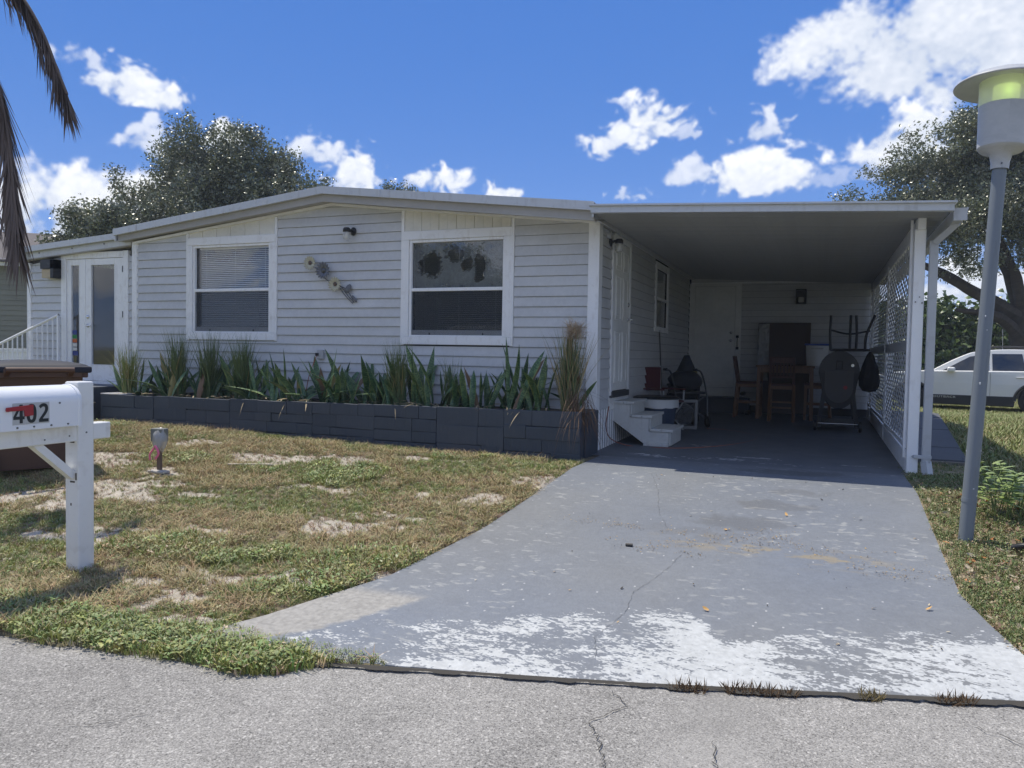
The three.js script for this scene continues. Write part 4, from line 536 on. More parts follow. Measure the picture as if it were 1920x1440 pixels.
{ // left pile
  const b = thing('lined_bin', 'dark bin with white plastic liner behind the steps', 'bin', [-2.16, yF(-2, -11.1), -11.1]); mk('tub', prep(new THREE.CylinderGeometry(.30, .25, .50, 20).translate(0, .25, 0)), M(.03, .05, .09, { roughness: .5 }), b); const lg = new THREE.CylinderGeometry(.315, .325, .13, 40, 4, true), p = lg.attributes.position; for (let i = 0; i < p.count; i++) { const n = 1 + .10 * (fbm(p.getX(i) * 18, p.getZ(i) * 18 + p.getY(i) * 9, 3) - .5); p.setXYZ(i, p.getX(i) * n, p.getY(i) + .04 * (fbm(p.getX(i) * 9, p.getZ(i) * 9, 2) - .5), p.getZ(i) * n); } lg.computeVertexNormals(); mk('liner', prep(lg).translate(0, .47, 0), P(.75, .75, .73, { roughness: .4, transmission: .2 }), b); mk('lid', lathe([[0, .03], [.28, .02], [.33, 0], [.33, -.02]], 24).translate(0, .55, 0), blackM, b);
  const red = M(.085, .012, .016, { roughness: .75 });
  const c = thing('folding_chair', 'red canvas folding chair beside the carport wall', 'chair', [-2.20, yF(-2.1, -11.8), -11.85], 1.1); mk('back_sling', rb(.46, .36, .02, 0, .78, -.24, .01), red, c); mk('seat_sling', rb(.48, .03, .44, 0, .45, 0, .01), red, c); for (const s of [-1, 1]) { mk('leg', tube([V(s * .24, .98, -.26), V(s * .24, .44, -.2), V(s * .26, 0, .2)], .012, 6), metalGrey, c); mk('leg', tube([V(s * .25, .62, .2), V(s * .25, .42, .18), V(s * .26, 0, -.24)], .012, 6), metalGrey, c); mk('armrest', rb(.05, .025, .42, s * .26, .63, 0, .008), red, c); }
  const d = thing('rolling_walker', 'black wheeled walker piled with dark bags by the storage door', 'walker', [-1.98, yF(-1.9, -12.6), -12.6], .55);
  for (const s of [-1, 1]) { mk('frame', tube([V(s * .26, .05, .3), V(s * .26, .55, .22), V(s * .26, .88, -.02), V(s * .26, .90, -.22)], .014, 8), steelDark, d); mk('frame', tube([V(s * .26, .08, -.28), V(s * .26, .52, -.1), V(s * .26, .56, .2)], .014, 8), steelDark, d); for (const z of [.3, -.28]) { const w = mk('wheel', lathe([[.05, -.02], [.09, -.02], [.1, 0], [.09, .02], [.05, .02]], 20).rotateZ(Math.PI / 2).translate(s * .26, .1, z), blackM, d); mk('hub', cyl(.05, .05, .03, 0, -.015, 0, 14).rotateZ(Math.PI / 2).translate(s * .26, .1, z), steelDark, w); } mk('handle_grip', rb(.04, .04, .14, s * .26, .91, -.24, .015), blackM, d); }
  mk('seat', rb(.50, .04, .34, 0, .55, .05, .01), blackPl, d); mk('cross_brace', merge([bar(V(-.25, .15, .2), V(.25, .5, .2), .02, .02), bar(V(.25, .15, .22), V(-.25, .5, .22), .02, .02)]), steelDark, d);
  const bag = new THREE.SphereGeometry(1, 24, 18), q = bag.attributes.position; for (let i = 0; i < q.count; i++) { const n = 1 + .3 * (fbm(q.getX(i) * 2 + 5, q.getY(i) * 2 + q.getZ(i) * 2, 3) - .5); q.setXYZ(i, q.getX(i) * .27 * n, q.getY(i) * .17 * n + .73, q.getZ(i) * .2 * n); } bag.computeVertexNormals(); tag(mk('dark_bag', prep(bag).translate(-1.98, yF(-1.9, -12.6), -12.58), M(.018, .022, .03, { roughness: .6 })), 'slumped dark bag on the walker seat', 'bag');
  const l = thing('table_lamp', 'lamp with dark conical shade standing on the piled things', 'lamp', [-2.06, yF(-1.9, -13.2) + .80, -13.15]); mk('shade', lathe([[.045, .34], [.06, .30], [.17, .06], [.175, .05], [.16, .05], [.05, .29]], 24), M(.02, .03, .045, { roughness: .6 }), l); mk('trim_band', lathe([[.176, .075], [.180, .05], [.178, .046], [.172, .05]], 24), M(.28, .24, .08), l); mk('stand', cyl(.012, .012, .3, 0, -.14, 0, 8), steelDark, l); mk('foot', lathe([[0, -.14], [.08, -.14], [.06, -.12], [0, -.11]]), steelDark, l);
  const k = thing('plastic_crate', 'dark crate under the conical lamp by the carport wall', 'crate', [-2.10, yF(-1.9, -13.2), -13.2]); mk('crate_body', rb(.48, .64, .4, 0, .33, 0, .02), M(.03, .035, .045), k); mk('crate_rim', rb(.52, .04, .44, 0, .64, 0, .01), M(.03, .035, .045), k);
  const f = thing('box_fan', 'grey box fan standing in front of the dark crate', 'fan', [-1.93, yF(-1.9, -12.1), -12.12], .35); mk('housing', merge([rb(.42, .05, .1, 0, .44, 0, .01), rb(.42, .05, .1, 0, .03, 0, .01), rb(.05, .40, .1, -.19, .235, 0, .01), rb(.05, .40, .1, .19, .235, 0, .01)]), P(.22, .22, .215, { roughness: .5 }), f); mk('grille', merge(Array.from({ length: 6 }, (_, n) => prep(new THREE.TorusGeometry(.03 + n * .026, .003, 5, 28).translate(0, .235, .05)))), P(.4, .4, .39), f); for (let n = 0; n < 4; n++) mk('blade', prep(new THREE.SphereGeometry(1, 8, 6).scale(.04, .075, .006).rotateY(.5).translate(0, .085, 0).rotateZ(n * Math.PI / 2 + .4).translate(0, .235, 0)), blackPl, f);
  const br = thing('broom', 'thin broom handle leaning on the carport wall', 'broom', [-2.36, yF(-2.3, -12.7), -12.75]); br.rotation.z = .06; mk('handle', cyl(.012, .012, 1.40, 0, .12, 0, 8), M(.10, .09, .09), br); mk('bristles', rb(.26, .14, .05, 0, .07, 0, .01), M(.25, .2, .1), br); mk('cap', cyl(.014, .012, .03, 0, 1.52, 0, 8), M(.4, .4, .4), br);
}
tag(mk('pair_of_shoes', merge([rb(.1, .07, .26, -1.36, yF(-1.3, -15.7) + .38, -15.72, .03), rb(.1, .08, .26, -1.24, yF(-1.3, -15.7) + .03, -15.45, .03)]), blackM), 'dark shoes beside the storage room door', 'shoes');

// ------------------------------------------------------------------ block planter
const bedTop = (x) => lerp(.925, .868, clamp((-2.43 - x) / 7.2));
{
  const t = thing('block_planter', 'long dark grey painted block planter below the front windows', 'planter', [0, 0, 0]);
  const blkM = [0, 1, 2].map((k) => P(.046 + .006 * k, .060 + .006 * k, .082 + .006 * k, { map: mottle, roughness: .62, bumpMap: grainB, bumpScale: .003 }));
  const R = rng(404), zf = -8.22, x0 = -9.68, x1 = -2.43;
  mk('core', bb(x0 + .02, x1 - .02, .30, .845, -8.42, zf - .035), blkM[0], t);
  mk('end_wall', merge([bb(x1 - .13, x1 - .004, .30, .90, -8.97, -8.43), bb(x0 + .004, x0 + .13, .30, .845, -8.97, -8.43)]), blkM[0], t);
  // irregular coursed facing stones: each block a part with its own depth
  const put = (a, b, c, d) => { const j = () => (R() - .5) * .014; const w = .006; const A = [a + w, c + w + j()], B = [b - w, c + w + j()], C = [b - w, d - w + j()], D = [a + w, d - w + j()]; mk('block', muv(extr([A, B, C, D], .05 + R() * .012, .004).translate(0, 0, zf - .055)), blkM[Math.floor(R() * 3)], t); };
  let x = x0; const bot = (x) => G(x, zf) - .10;
  while (x < x1 - .2) {
    let w = .75 + R() * .75; if (x + w > x1 - .45) w = x1 - x; const xe = x + w, top = Math.min(bedTop(x), bedTop(xe)), b0 = Math.min(bot(x), bot(xe)), n = R() < .55 ? 4 : 3; const ys = [top]; for (let k = 1; k < n; k++) ys.push(top - (top - b0) * (k / n) + (R() - .5) * .05); ys.push(b0);
    for (let k = 0; k < n; k++) { let a = x; while (a < xe - .02) { let q = .22 + R() * .42; if (a + q > xe - .18) q = xe - a; put(a, a + q, ys[k + 1], ys[k]); a += q; } }
    x = xe;
  }
  mk('soil', sheet(steps(x0 + .03, x1 - .03, .15), steps(-8.98, zf - .06, .1), (x, z) => bedTop(x) - .03 + .05 * (fbm(x * 5, z * 5, 3) - .5)), M(.09, .07, .05, { roughness: 1 }), t);
  { const gs = [], Q = rng(88); for (let k = 0; k < 150; k++) { const x = lerp(x0 + .1, x1 - .1, Q()), over = Q() < .07, g = prep(bladeGeo(.10 + .22 * Q(), .012 + .02 * Q() * Q(), .12 * Q(), (Q() - .5) * 2, 5, .2, .4)); g.rotateX(over ? 1.9 + .5 * Q() : 1.45).rotateY(over ? (Q() - .5) * 1.2 : Q() * 6.28).translate(x, bedTop(x) + .012, over ? zf - .06 : lerp(-8.75, zf - .09, Q())); gs.push(g); } stuff(mk('dry_litter', merge(gs), P(.36, .29, .18, { roughness: .85, side: THREE.DoubleSide }), t)); }
  mk('capping', rbb(x0, x0 + .42, bedTop(x0) - .004, bedTop(x0) + .014, -8.7, zf + .004, .006), P(.45, .45, .46, { map: weather, roughness: .7 }), t);
}
// leaf blade geometry: a tapered, slightly channelled strip with thickness
function bladeGeo(L, w, bend, twist, n = 8, fold = .25, tipAt = .62) {
  const p = [], id = []; for (let k = 0; k <= n; k++) { const t = k / n, ww = w * (t < tipAt ? lerp(.55, 1, Math.sin(t / tipAt * Math.PI / 2)) : Math.cos((t - tipAt) / (1 - tipAt) * Math.PI / 2) * .98 + .02), a = twist * t, zc = bend * t * t, y = L * t * (1 - .12 * Math.abs(bend) * t), dx = Math.cos(a) * ww / 2, dz = Math.sin(a) * ww / 2, nx = -Math.sin(a) * ww * fold, nz = Math.cos(a) * ww * fold; p.push(-dx, y, zc - dz, nx, y, zc - nz, dx, y, zc + dz); if (k) { const b = (k - 1) * 3; id.push(b, b + 1, b + 3, b + 1, b + 4, b + 3, b + 1, b + 2, b + 4, b + 2, b + 5, b + 4); } }
  const g = new THREE.BufferGeometry(); g.setAttribute('position', new THREE.Float32BufferAttribute(p, 3)); g.setAttribute('uv', new THREE.Float32BufferAttribute(p.flatMap((v, i) => i % 3 === 0 ? [v, p[i + 1]] : []), 2)); g.setIndex(id); g.computeVertexNormals(); return g;
}
const snakeT = tex(256, 1024, (i, j, c) => { const e = Math.abs(i / 255 - .5) * 2, w = fbm(i * .03, j * .045, 4), band = sm(.46, .62, fbm(i * .018 + 3, j * .06, 4)); let r = lerp(.030, .085, band), g = lerp(.066, .135, band), b = lerp(.034, .062, band); if (e > .82) { r = lerp(r, .22, .5); g = lerp(g, .24, .5); b = lerp(b, .07, .5); } const v = .8 + .4 * w; c[0] = r * v * 1.5; c[1] = g * v * 1.5; c[2] = b * v * 1.4; });
snakeT.wrapS = snakeT.wrapT = THREE.RepeatWrapping; snakeT.repeat.set(12, 1.1); snakeT.offset.set(.5, 0);
const snakeM = [P(1, 1, 1, { map: snakeT, roughness: .42, side: THREE.DoubleSide }), P(1.15, 1.12, .9, { map: snakeT, roughness: .45, side: THREE.DoubleSide }), P(.85, .95, .95, { map: snakeT, roughness: .4, side: THREE.DoubleSide }), M(.30, .24, .08, { roughness: .6, side: THREE.DoubleSide }), M(.20, .13, .08, { roughness: .8, side: THREE.DoubleSide })];
const snakeG = []; { const R = rng(9); for (let k = 0; k < 12; k++) snakeG.push(bladeGeo(1, .070 + .035 * R(), (R() - .35) * (k < 8 ? .35 : .9), (R() - .5) * 2.2, 9, .22, .45 + .2 * R())); }
{
  const R = rng(515); const spots = []; // x, height
  for (let k = 0; k < 40; k++) { const x = -9.45 + k * .172 + (R() - .5) * .14; spots.push([x, -8.44 - R() * .34, .46 + R() * .30]); }
  const ord = ['first', 'second', 'third', 'fourth', 'fifth', 'sixth', 'seventh', 'eighth', 'ninth', 'tenth', 'eleventh', 'twelfth', 'thirteenth', 'fourteenth', 'fifteenth', 'sixteenth', 'seventeenth', 'eighteenth', 'nineteenth', 'twentieth'];
  spots.forEach(([x, z, h], k) => {
    const fromLeft = k < 20, lab = fromLeft ? `green snake plant, ${ord[k]} from the left end of the planter` : `green snake plant, ${ord[39 - k]} from the right end of the planter`;
    const t = thing('snake_plant', lab, 'plant', [x, bedTop(x) - .03, z], 0, 'snake plants in the block planter'); const n = 6 + Math.floor(R() * 4);
    for (let i = 0; i < n; i++) { const m = mk('leaf', snakeG[Math.floor(R() * 12)], R() < .025 ? snakeM[3] : R() < .02 ? snakeM[4] : snakeM[Math.floor(R() * 3)], t); const a = R() * 6.28, hh = h * (.45 + .75 * R()); m.position.set((R() - .5) * .26, -.02, (R() - .5) * .2); m.rotation.set((R() - .35) * .7, a, (R() - .5) * .8, 'YXZ'); m.rotation.order = 'YXZ'; m.scale.set(.62 + .35 * R(), hh, .9 + .3 * R()); }
  });
}
// fine ornamental grass tufts
function tuft(label, x, z, h, n, spread, mat, seed, extra) {
  const t = thing('ornamental_grass', label, 'plant', [x, bedTop(x) - .04, z], 0, 'grass tufts in the block planter'), R = rng(seed), gs = [];
  for (let k = 0; k < n; k++) { const a = R() * 6.283, L = h * (.55 + .5 * R()), g = prep(bladeGeo(L, .007 + .005 * R(), (.06 + .55 * R() * R()) * spread, 0, 6, .1, .3)); g.rotateZ((R() - .5) * .35 * spread).rotateY(a).translate((R() - .5) * .17, 0, (R() - .5) * .14); gs.push(g); }
  stuff(mk('grass_blades', merge(gs), mat, t)); if (extra) extra(t, R); return t;
}
const gM = P(.11, .155, .06, { roughness: .55, side: THREE.DoubleSide }), gM2 = P(.20, .24, .07, { roughness: .55, side: THREE.DoubleSide }), gDry = P(.34, .27, .13, { roughness: .7, side: THREE.DoubleSide }), gBr = P(.13, .075, .04, { roughness: .8, side: THREE.DoubleSide });
const dryMix = (n, h, sp, mat, nm) => (t, R) => { const gs = []; for (let k = 0; k < n; k++) { const a = R() * 6.283, g = prep(bladeGeo(h * (.6 + .5 * R()), .006 + .004 * R(), sp * R(), 0, 6, .1, .3)); g.rotateZ((R() - .5) * .5).rotateY(a).translate((R() - .5) * .18, 0, (R() - .5) * .15); gs.push(g); } stuff(mk(nm, merge(gs), mat, t)); };
tuft('sunlit yellow green grass tuft at the left end of the planter', -9.42, -8.50, .82, 170, .8, gM2, 1, dryMix(40, .75, .55, gDry, 'dry_blades'));
tuft('tall grass tuft left of the left front window', -8.55, -8.55, 1.02, 230, .7, gM, 2, dryMix(14, .85, .5, gDry, 'dry_blades'));
tuft('tall grass tuft under the left side of the left front window', -8.0, -8.58, 1.0, 250, .8, gM, 3);
tuft('tall grass tuft under the right side of the left front window', -7.42, -8.58, .98, 230, .85, gM, 4, dryMix(10, .7, .5, gDry, 'dry_blades'));
tuft('dense grass tuft under the left edge of the right front window', -4.92, -8.52, .86, 260, .75, gM, 5, dryMix(26, .6, .5, gDry, 'dry_blades'));
tuft('low wispy grass tuft under the middle of the right front window', -4.2, -8.6, .66, 70, .7, gM, 6);
tuft('tall dry plume grass at the right end of the planter', -2.66, -8.52, 1.0, 150, .7, gM, 7, (t, R) => {
  dryMix(120, .95, .55, gDry, 'dry_blades')(t, R); const gs = []; for (let k = 0; k < 110; k++) { const g = prep(bladeGeo(.25 + .45 * R(), .005, .25 * R(), 0, 5, .1, .3)); g.rotateX(1.7 + R() * 1.2).rotateY(.5 + (R() - .5) * 1.6).translate(.02 + R() * .24, .02 + .3 * R(), .05 + R() * .1); gs.push(g); } stuff(mk('hanging_dead_blades', merge(gs), gBr, t));
  const st = []; for (let k = 0; k < 26; k++) { const x = (R() - .5) * .10, z = (R() - .5) * .1; st.push(tube([V(x, 0, z), V(x * 1.2 - .01, .55, z * 1.1), V(x * 1.3, .88, z)], .005, 4, 4)); } stuff(mk('plume_stems', merge(st), gDry, t));
  const pl = []; for (let k = 0; k < 520; k++) { const a = R() * 6.283, e = R() * 1.35, L = .09 + .10 * R(); const g = prep(bladeGeo(L, .006, .1, 0, 3, .1, .4)); g.rotateX(e * .9 + .1).rotateY(a).translate((R() - .5) * .17 + .05, .84 + R() * .15, (R() - .5) * .12); pl.push(g); } const pm = stuff(mk('plume_head', merge(pl), P(.62, .50, .36, { roughness: .8, side: THREE.DoubleSide }), t)); pm.userData.label = 'pale dry seed plume';
});
// pot with orange plant left of the planter
{ const t = thing('potted_plant', 'small orange leaved plant in a dark pot left of the planter', 'potted plant', [-9.93, G(-9.9, -8.1), -8.12]); mk('pot', lathe([[0, 0], [.13, 0], [.17, .24], [.18, .25], [.165, .25], [.15, .2], [0, .2]], 24), M(.035, .033, .03, { roughness: .7 }), t); const R = rng(8), gs = []; for (let k = 0; k < 60; k++) { const g = prep(bladeGeo(.14 + .2 * R(), .022, .06 * R(), R() - .5, 5)); g.rotateZ((R() - .5) * .9).rotateY(R() * 6.28).translate((R() - .5) * .22, .2, (R() - .5) * .2); gs.push(g); } stuff(mk('leaves', merge(gs), P(.50, .20, .035, { roughness: .55, side: THREE.DoubleSide }), t)); }

// ------------------------------------------------------------------ mailbox
{
  const t = thing('mailbox', 'white mailbox with number 402 on a white post', 'mailbox', [-4.745, G(-4.7, -3.85) - .06, -3.86]), y0 = .06; const vin = P(.80, .80, .775, { map: weather, roughness: .38, clearcoat: .2 });
  const dirt = P(.10, .09, .07, { roughness: 1 });
  mk('post', rb(.128, 1.33, .128, 0, .685, 0, .012), vin, t); mk('arm', rb(.102, .115, 1.02, 0, 1.00, .30, .008), vin, t); mk('arm_cap', rb(.112, .125, .03, 0, 1.0, .80, .008), vin, t);
  mk('brace', bar(V(0, .70, .06), V(0, .95, .34), .06, .05), vin, t);
  // box with arched top
  const s = new THREE.Shape(); s.moveTo(-.11, 0); s.lineTo(.11, 0); s.lineTo(.11, .155); s.absarc(0, .155, .11, 0, Math.PI, false); s.lineTo(-.11, 0);
  const box = mk('box', prep(new THREE.ExtrudeGeometry(s, { depth: .66, bevelEnabled: true, bevelSize: .004, bevelThickness: .004, bevelSegments: 2, curveSegments: 20 })).translate(0, 1.062, .075), P(.80, .81, .82, { roughness: .32, clearcoat: .35 }), t);
  mk('rear_rim', prep(new THREE.ExtrudeGeometry(s, { depth: .016, bevelEnabled: true, bevelSize: .009, bevelThickness: .004, bevelSegments: 2, curveSegments: 20 })).translate(0, 1.062, .085), P(.80, .81, .82, { roughness: .32 }), box);
  for (const [z, y] of [[.18, 1.068], [.30, 1.068], [.42, 1.068], [.53, 1.068], [.24, 1.21]]) mk('screw', cyl(.006, .006, .005, 0, 0, 0, 8).rotateZ(-Math.PI / 2).translate(.114, y + .008, z), steelDark, box);
  for (const [y, z, x] of [[1.0, .064, .03], [.985, .12, .0515], [.975, .30, .0515]]) mk('screw', x < .05 ? cyl(.006, .006, .004, 0, 0, 0, 8).rotateZ(-Math.PI / 2).translate(.0645, 1.0, .0) : cyl(.005, .005, .004, 0, 0, 0, 8).rotateZ(-Math.PI / 2).translate(x, y, z), steelDark, t);
  // number plates face +x; reading direction from +z (left in view) to -z
  const plM = P(.50, .50, .485, { roughness: .45, metalness: .2 }), ink = M(.012, .016, .018, { roughness: .5 });
  [['4', .520], ['0', .437], ['2', .354]].forEach(([ch, z]) => { const pl = mk('number_plate', rb(.002, .136, .081, .1152, 1.162, z, .0006), plM, box); mk('digit_' + { 4: 'four', 0: 'zero', 2: 'two' }[ch], text(ch, .110, .0012).scale(.9, 1.08, 1).rotateY(Math.PI / 2).translate(.1164, 1.162, z), ink, pl); });
  const flag = mk('flag', merge([extr([[-.605, 1.205], [-.45, 1.215], [-.43, 1.215], [-.43, 1.150], [-.485, 1.146], [-.49, 1.184], [-.605, 1.183]], .004, .001).rotateY(Math.PI / 2).translate(.1205, 0, 0), cyl(.012, .012, .01, 0, 0, 0, 12).rotateZ(-Math.PI / 2).translate(.118, 1.192, .595)]), P(.33, .018, .025, { roughness: .5 }), box); flag.userData.label = 'red flag lying flat across the digit four';
  mk('dirt_patch', merge([rb(.010, .05, .006, .045, .70, .066, .002), rb(.045, .012, .004, .01, .662, .065, .002), rb(.012, .018, .003, -.005, .505, .0645, .002), rb(.04, .01, .003, .01, .935, .0645, .002)]), dirt, t);
}
// ------------------------------------------------------------------ wheeled cart behind the mailbox
{
  const t = thing('trash_cart', 'brown wheeled trash cart with navy lid behind the mailbox', 'trash cart', [-7.78, G(-7.7, -5.75), -5.76], -.50); const br = P(.105, .052, .032, { map: mottle, roughness: .55 }), nv = P(.008, .011, .024, { roughness: .7 });
  const body = new THREE.BoxGeometry(.72, 1.0, .84, 2, 4, 2), p = body.attributes.position; for (let i = 0; i < p.count; i++) { const k = .80 + .2 * (p.getY(i) + .5); p.setX(i, p.getX(i) * k); p.setZ(i, p.getZ(i) * k); } body.computeVertexNormals(); mk('body', prep(body).translate(0, .54, 0), br, t); mk('rim', merge([rb(.80, .06, .06, 0, 1.02, .43, .012), rb(.80, .06, .06, 0, 1.02, -.43, .012), rb(.06, .06, .80, .40, 1.02, 0, .012), rb(.06, .06, .80, -.40, 1.02, 0, .012)]), br, t);
  mk('handle', merge([bar(V(.40, 1.02, .28), V(.56, 1.075, .28), .05, .05), bar(V(.40, 1.02, -.28), V(.56, 1.075, -.28), .05, .05), tube([V(.56, 1.075, -.30), V(.56, 1.075, .30)], .026, 10)]), br, t);
  const lid = new THREE.SphereGeometry(1, 28, 10, 0, 6.283, 0, Math.PI / 2), q = lid.attributes.position; for (let i = 0; i < q.count; i++) { const x = q.getX(i), z = q.getZ(i), m = Math.max(Math.abs(x), Math.abs(z), 1e-4), r = Math.hypot(x, z); q.setXYZ(i, x / m * r * .42, q.getY(i) * .07, z / m * r * .48); } lid.computeVertexNormals(); mk('lid', merge([prep(lid).translate(0, 1.10, 0), rb(.88, .07, .98, 0, 1.075, 0, .02)]), nv, t); mk('lid_grip', rb(.05, .05, .42, -.42, 1.08, 0, .015), nv, t);
  for (const s of [-1, 1]) mk('wheel', lathe([[0, -.03], [.11, -.03], [.13, -.01], [.13, .01], [.11, .03], [0, .03]], 20).rotateX(Math.PI / 2).translate(.26, .13, s * .36), blackM, t);
}
// ------------------------------------------------------------------ lamp post
{
  const t = thing('street_lamp', 'grey street lamp with wide round hood and glowing lens', 'street lamp', [1.03, G(1.03, -6.41) - .08, -6.41]); t.rotation.z = -.052; t.rotation.x = -.05;
  const pole = P(.175, .20, .225, { map: weather, roughness: .5 }), head = P(.48, .49, .495, { map: mottle, roughness: .42 }), hb = 2.81;
  mk('pole', cyl(.049, .046, hb, 0, 0, 0, 24), pole, t); mk('pole_joint', merge([cyl(.0515, .0515, .03, 0, .36, 0, 24), cyl(.0505, .0505, .06, 0, .04, 0, 24)]), pole, t);
  { const R = rng(66), d = []; for (let k = 0; k < 26; k++) { const a = R() * 6.28, y = .4 + R() * 2.2; d.push(new THREE.SphereGeometry(.004 + .003 * R(), 5, 4).scale(1, .8 + R(), .4).translate(0, 0, .0478).rotateY(a).translate(0, y, 0)); } stuff(mk('paint_chips', merge(d), P(.55, .57, .58), t)); }
  mk('collar', lathe([[.058, hb - .03], [.060, hb + .02], [.075, hb + .085], [.135, hb + .10], [.155, hb + .125]], 32), head, t); mk('collar_screw', cyl(.006, .006, .006, 0, 0, 0, 8).rotateX(Math.PI / 2).translate(.0, hb + .0, .06), steelDark, t);
  mk('housing', lathe([[.155, hb + .1245], [.158, hb + .19], [.168, hb + .42], [.170, hb + .425]], 36), head, t);
  mk('lens', lathe([[.168, hb + .425], [.172, hb + .54], [.176, hb + .60]], 40), P(.78, .80, .72, { transmission: .45, roughness: .7, thickness: 0 }), t);
  mk('lamp_tube', cyl(.085, .085, .12, 0, hb + .45, 0, 20), new THREE.MeshStandardMaterial({ color: rgb(.6, .8, .2), emissive: rgb(.66, .80, .24), emissiveIntensity: 1.0 }), t);
  const pl = new THREE.PointLight(rgb(.82, 1, .36), .022); pl.position.set(0, hb + .51, .11); pl.castShadow = true; pl.shadow.radius = 3; t.add(pl); pl.name = 'lamp_light';
  mk('hood', lathe([[.176, hb + .60], [.20, hb + .60], [.27, hb + .585], [.335, hb + .565], [.342, hb + .572], [.335, hb + .582], [.25, hb + .635], [.15, hb + .665], [.148, hb + .675], [.10, hb + .695], [0, hb + .70]], 48), head, t);
}
// ------------------------------------------------------------------ marker stake with plastic bag
{
  const t = thing('marker_stake', 'short lawn stake with clear plastic bag and pink ribbon', 'stake', [-6.38, G(-6.38, -6.13) - .02, -6.13]); mk('stake', rb(.05, .36, .03, 0, .17, 0, .004), P(.20, .15, .12, { map: woodT, roughness: .9 }), t); mk('head_block', rb(.15, .14, .10, 0, .40, 0, .01), P(.16, .17, .155, { roughness: .7 }), t);
  const b = new THREE.SphereGeometry(.105, 30, 22), p = b.attributes.position; for (let i = 0; i < p.count; i++) { const n = 1 + .55 * (fbm(p.getX(i) * 22 + 3, p.getY(i) * 10 + p.getZ(i) * 22, 3) - .5); p.setXYZ(i, p.getX(i) * .75 * n, p.getY(i) * 1.0 * n - Math.max(0, -p.getY(i)) * .3, p.getZ(i) * .6 * n); } b.computeVertexNormals(); mk('plastic_bag', prep(b).translate(.03, .36, .02), P(.78, .78, .76, { transmission: .65, roughness: .25, side: THREE.DoubleSide }), t);
  mk('ribbon', merge([tube([V(-.02, .27, .05), V(.03, .29, .08), V(.07, .22, .08), V(.02, .16, .07)], .012, 5), tube([V(.0, .27, .07), V(-.06, .2, .07), V(-.07, .14, .06)], .010, 5)]), M(.75, .16, .30, { roughness: .5 }), t); mk('foot_stone', rb(.22, .03, .10, .02, .02, .03, .012), M(.45, .42, .38, { roughness: .9 }), t);
}
tag(mk('fallen_stick', tube([V(-5.85, G(-5.8, -6.5) + .02, -6.55), V(-5.6, G(-5.6, -6.6) + .02, -6.62), V(-5.35, G(-5.3, -6.7) + .02, -6.66)], .012, 5), M(.42, .37, .30, { roughness: .9 })), 'pale fallen stick on the lawn near the marker stake', 'stick');

// ------------------------------------------------------------------ walkway right of the carport
{ const w = M(.105, .112, .125, { map: mottle, roughness: .85 }); const pv = thing('side_walkway', 'dark grey slab walkway along the carport side', 'walkway', [0, 0, 0]); const xe = (z) => lerp(1.60, 2.25, clamp((-z - 10) / 7.5)); for (let k = 0; k < 7; k++) { const za = -9.95 - k * 1.25, zb = za - 1.235; const x0 = 1.10, y = G(1.5, za) + .03; const g = new THREE.BoxGeometry(1, 1, 1), p = g.attributes.position; for (let i = 0; i < p.count; i++) { const f = p.getZ(i) > 0, z = f ? za : zb; p.setXYZ(i, p.getX(i) > 0 ? xe(z) : x0, G(1.5, z) + (p.getY(i) > 0 ? .035 + (k % 2) * .006 : -.12), z); } g.computeVertexNormals(); mk('slab', muv(g), w, pv); } mk('edge_board', rb(.52, .06, .05, 1.40, G(1.4, -9.9) - .01, -9.91, .008), P(.28, .26, .23, { map: woodT, roughness: .9 }), pv); }
{ const t = thing('coiled_strap', 'dark curled strap lying in the side yard grass', 'strap', [1.42, G(1.4, -6.35) - .01, -6.3]); mk('loop', tube([V(-.12, .02, .02), V(-.05, .05, .06), V(.08, .04, .07), V(.15, .07, -.02), V(.06, .10, -.07), V(-.04, .06, -.05)], .022, 6), blackM, t); }
{ const t = thing('leafy_weed', 'bright green leafy weed beside the street lamp', 'plant', [1.62, G(1.6, -7.2) - .02, -7.15]); const R = rng(12), st = [], lf = []; for (let k = 0; k < 26; k++) { const a = R() * 6.28, L = .22 + .2 * R(), sx = (R() - .5) * .55, sz = (R() - .5) * .35, tip = V(sx + Math.cos(a) * .12, L, sz + Math.sin(a) * .12); st.push(tube([V(sx, 0, sz), V(sx + Math.cos(a) * .04, L * .6, sz + Math.sin(a) * .04), tip], .004, 4)); for (let i = 0; i < 9; i++) { const f = .35 + .65 * i / 8, g = prep(bladeGeo(.09 + .05 * R(), .035 + .01 * R(), .03, .2, 4, .15, .45)); g.rotateX(1.0 + .4 * R()).rotateY(R() * 6.28).translate(lerp(sx, tip.x, f), L * f, lerp(sz, tip.z, f)); lf.push(g); } } stuff(mk('stems', merge(st), P(.12, .17, .05), t)); stuff(mk('leaves', merge(lf), P(.24, .33, .075, { roughness: .5, transmission: .3, side: THREE.DoubleSide }), t)); }

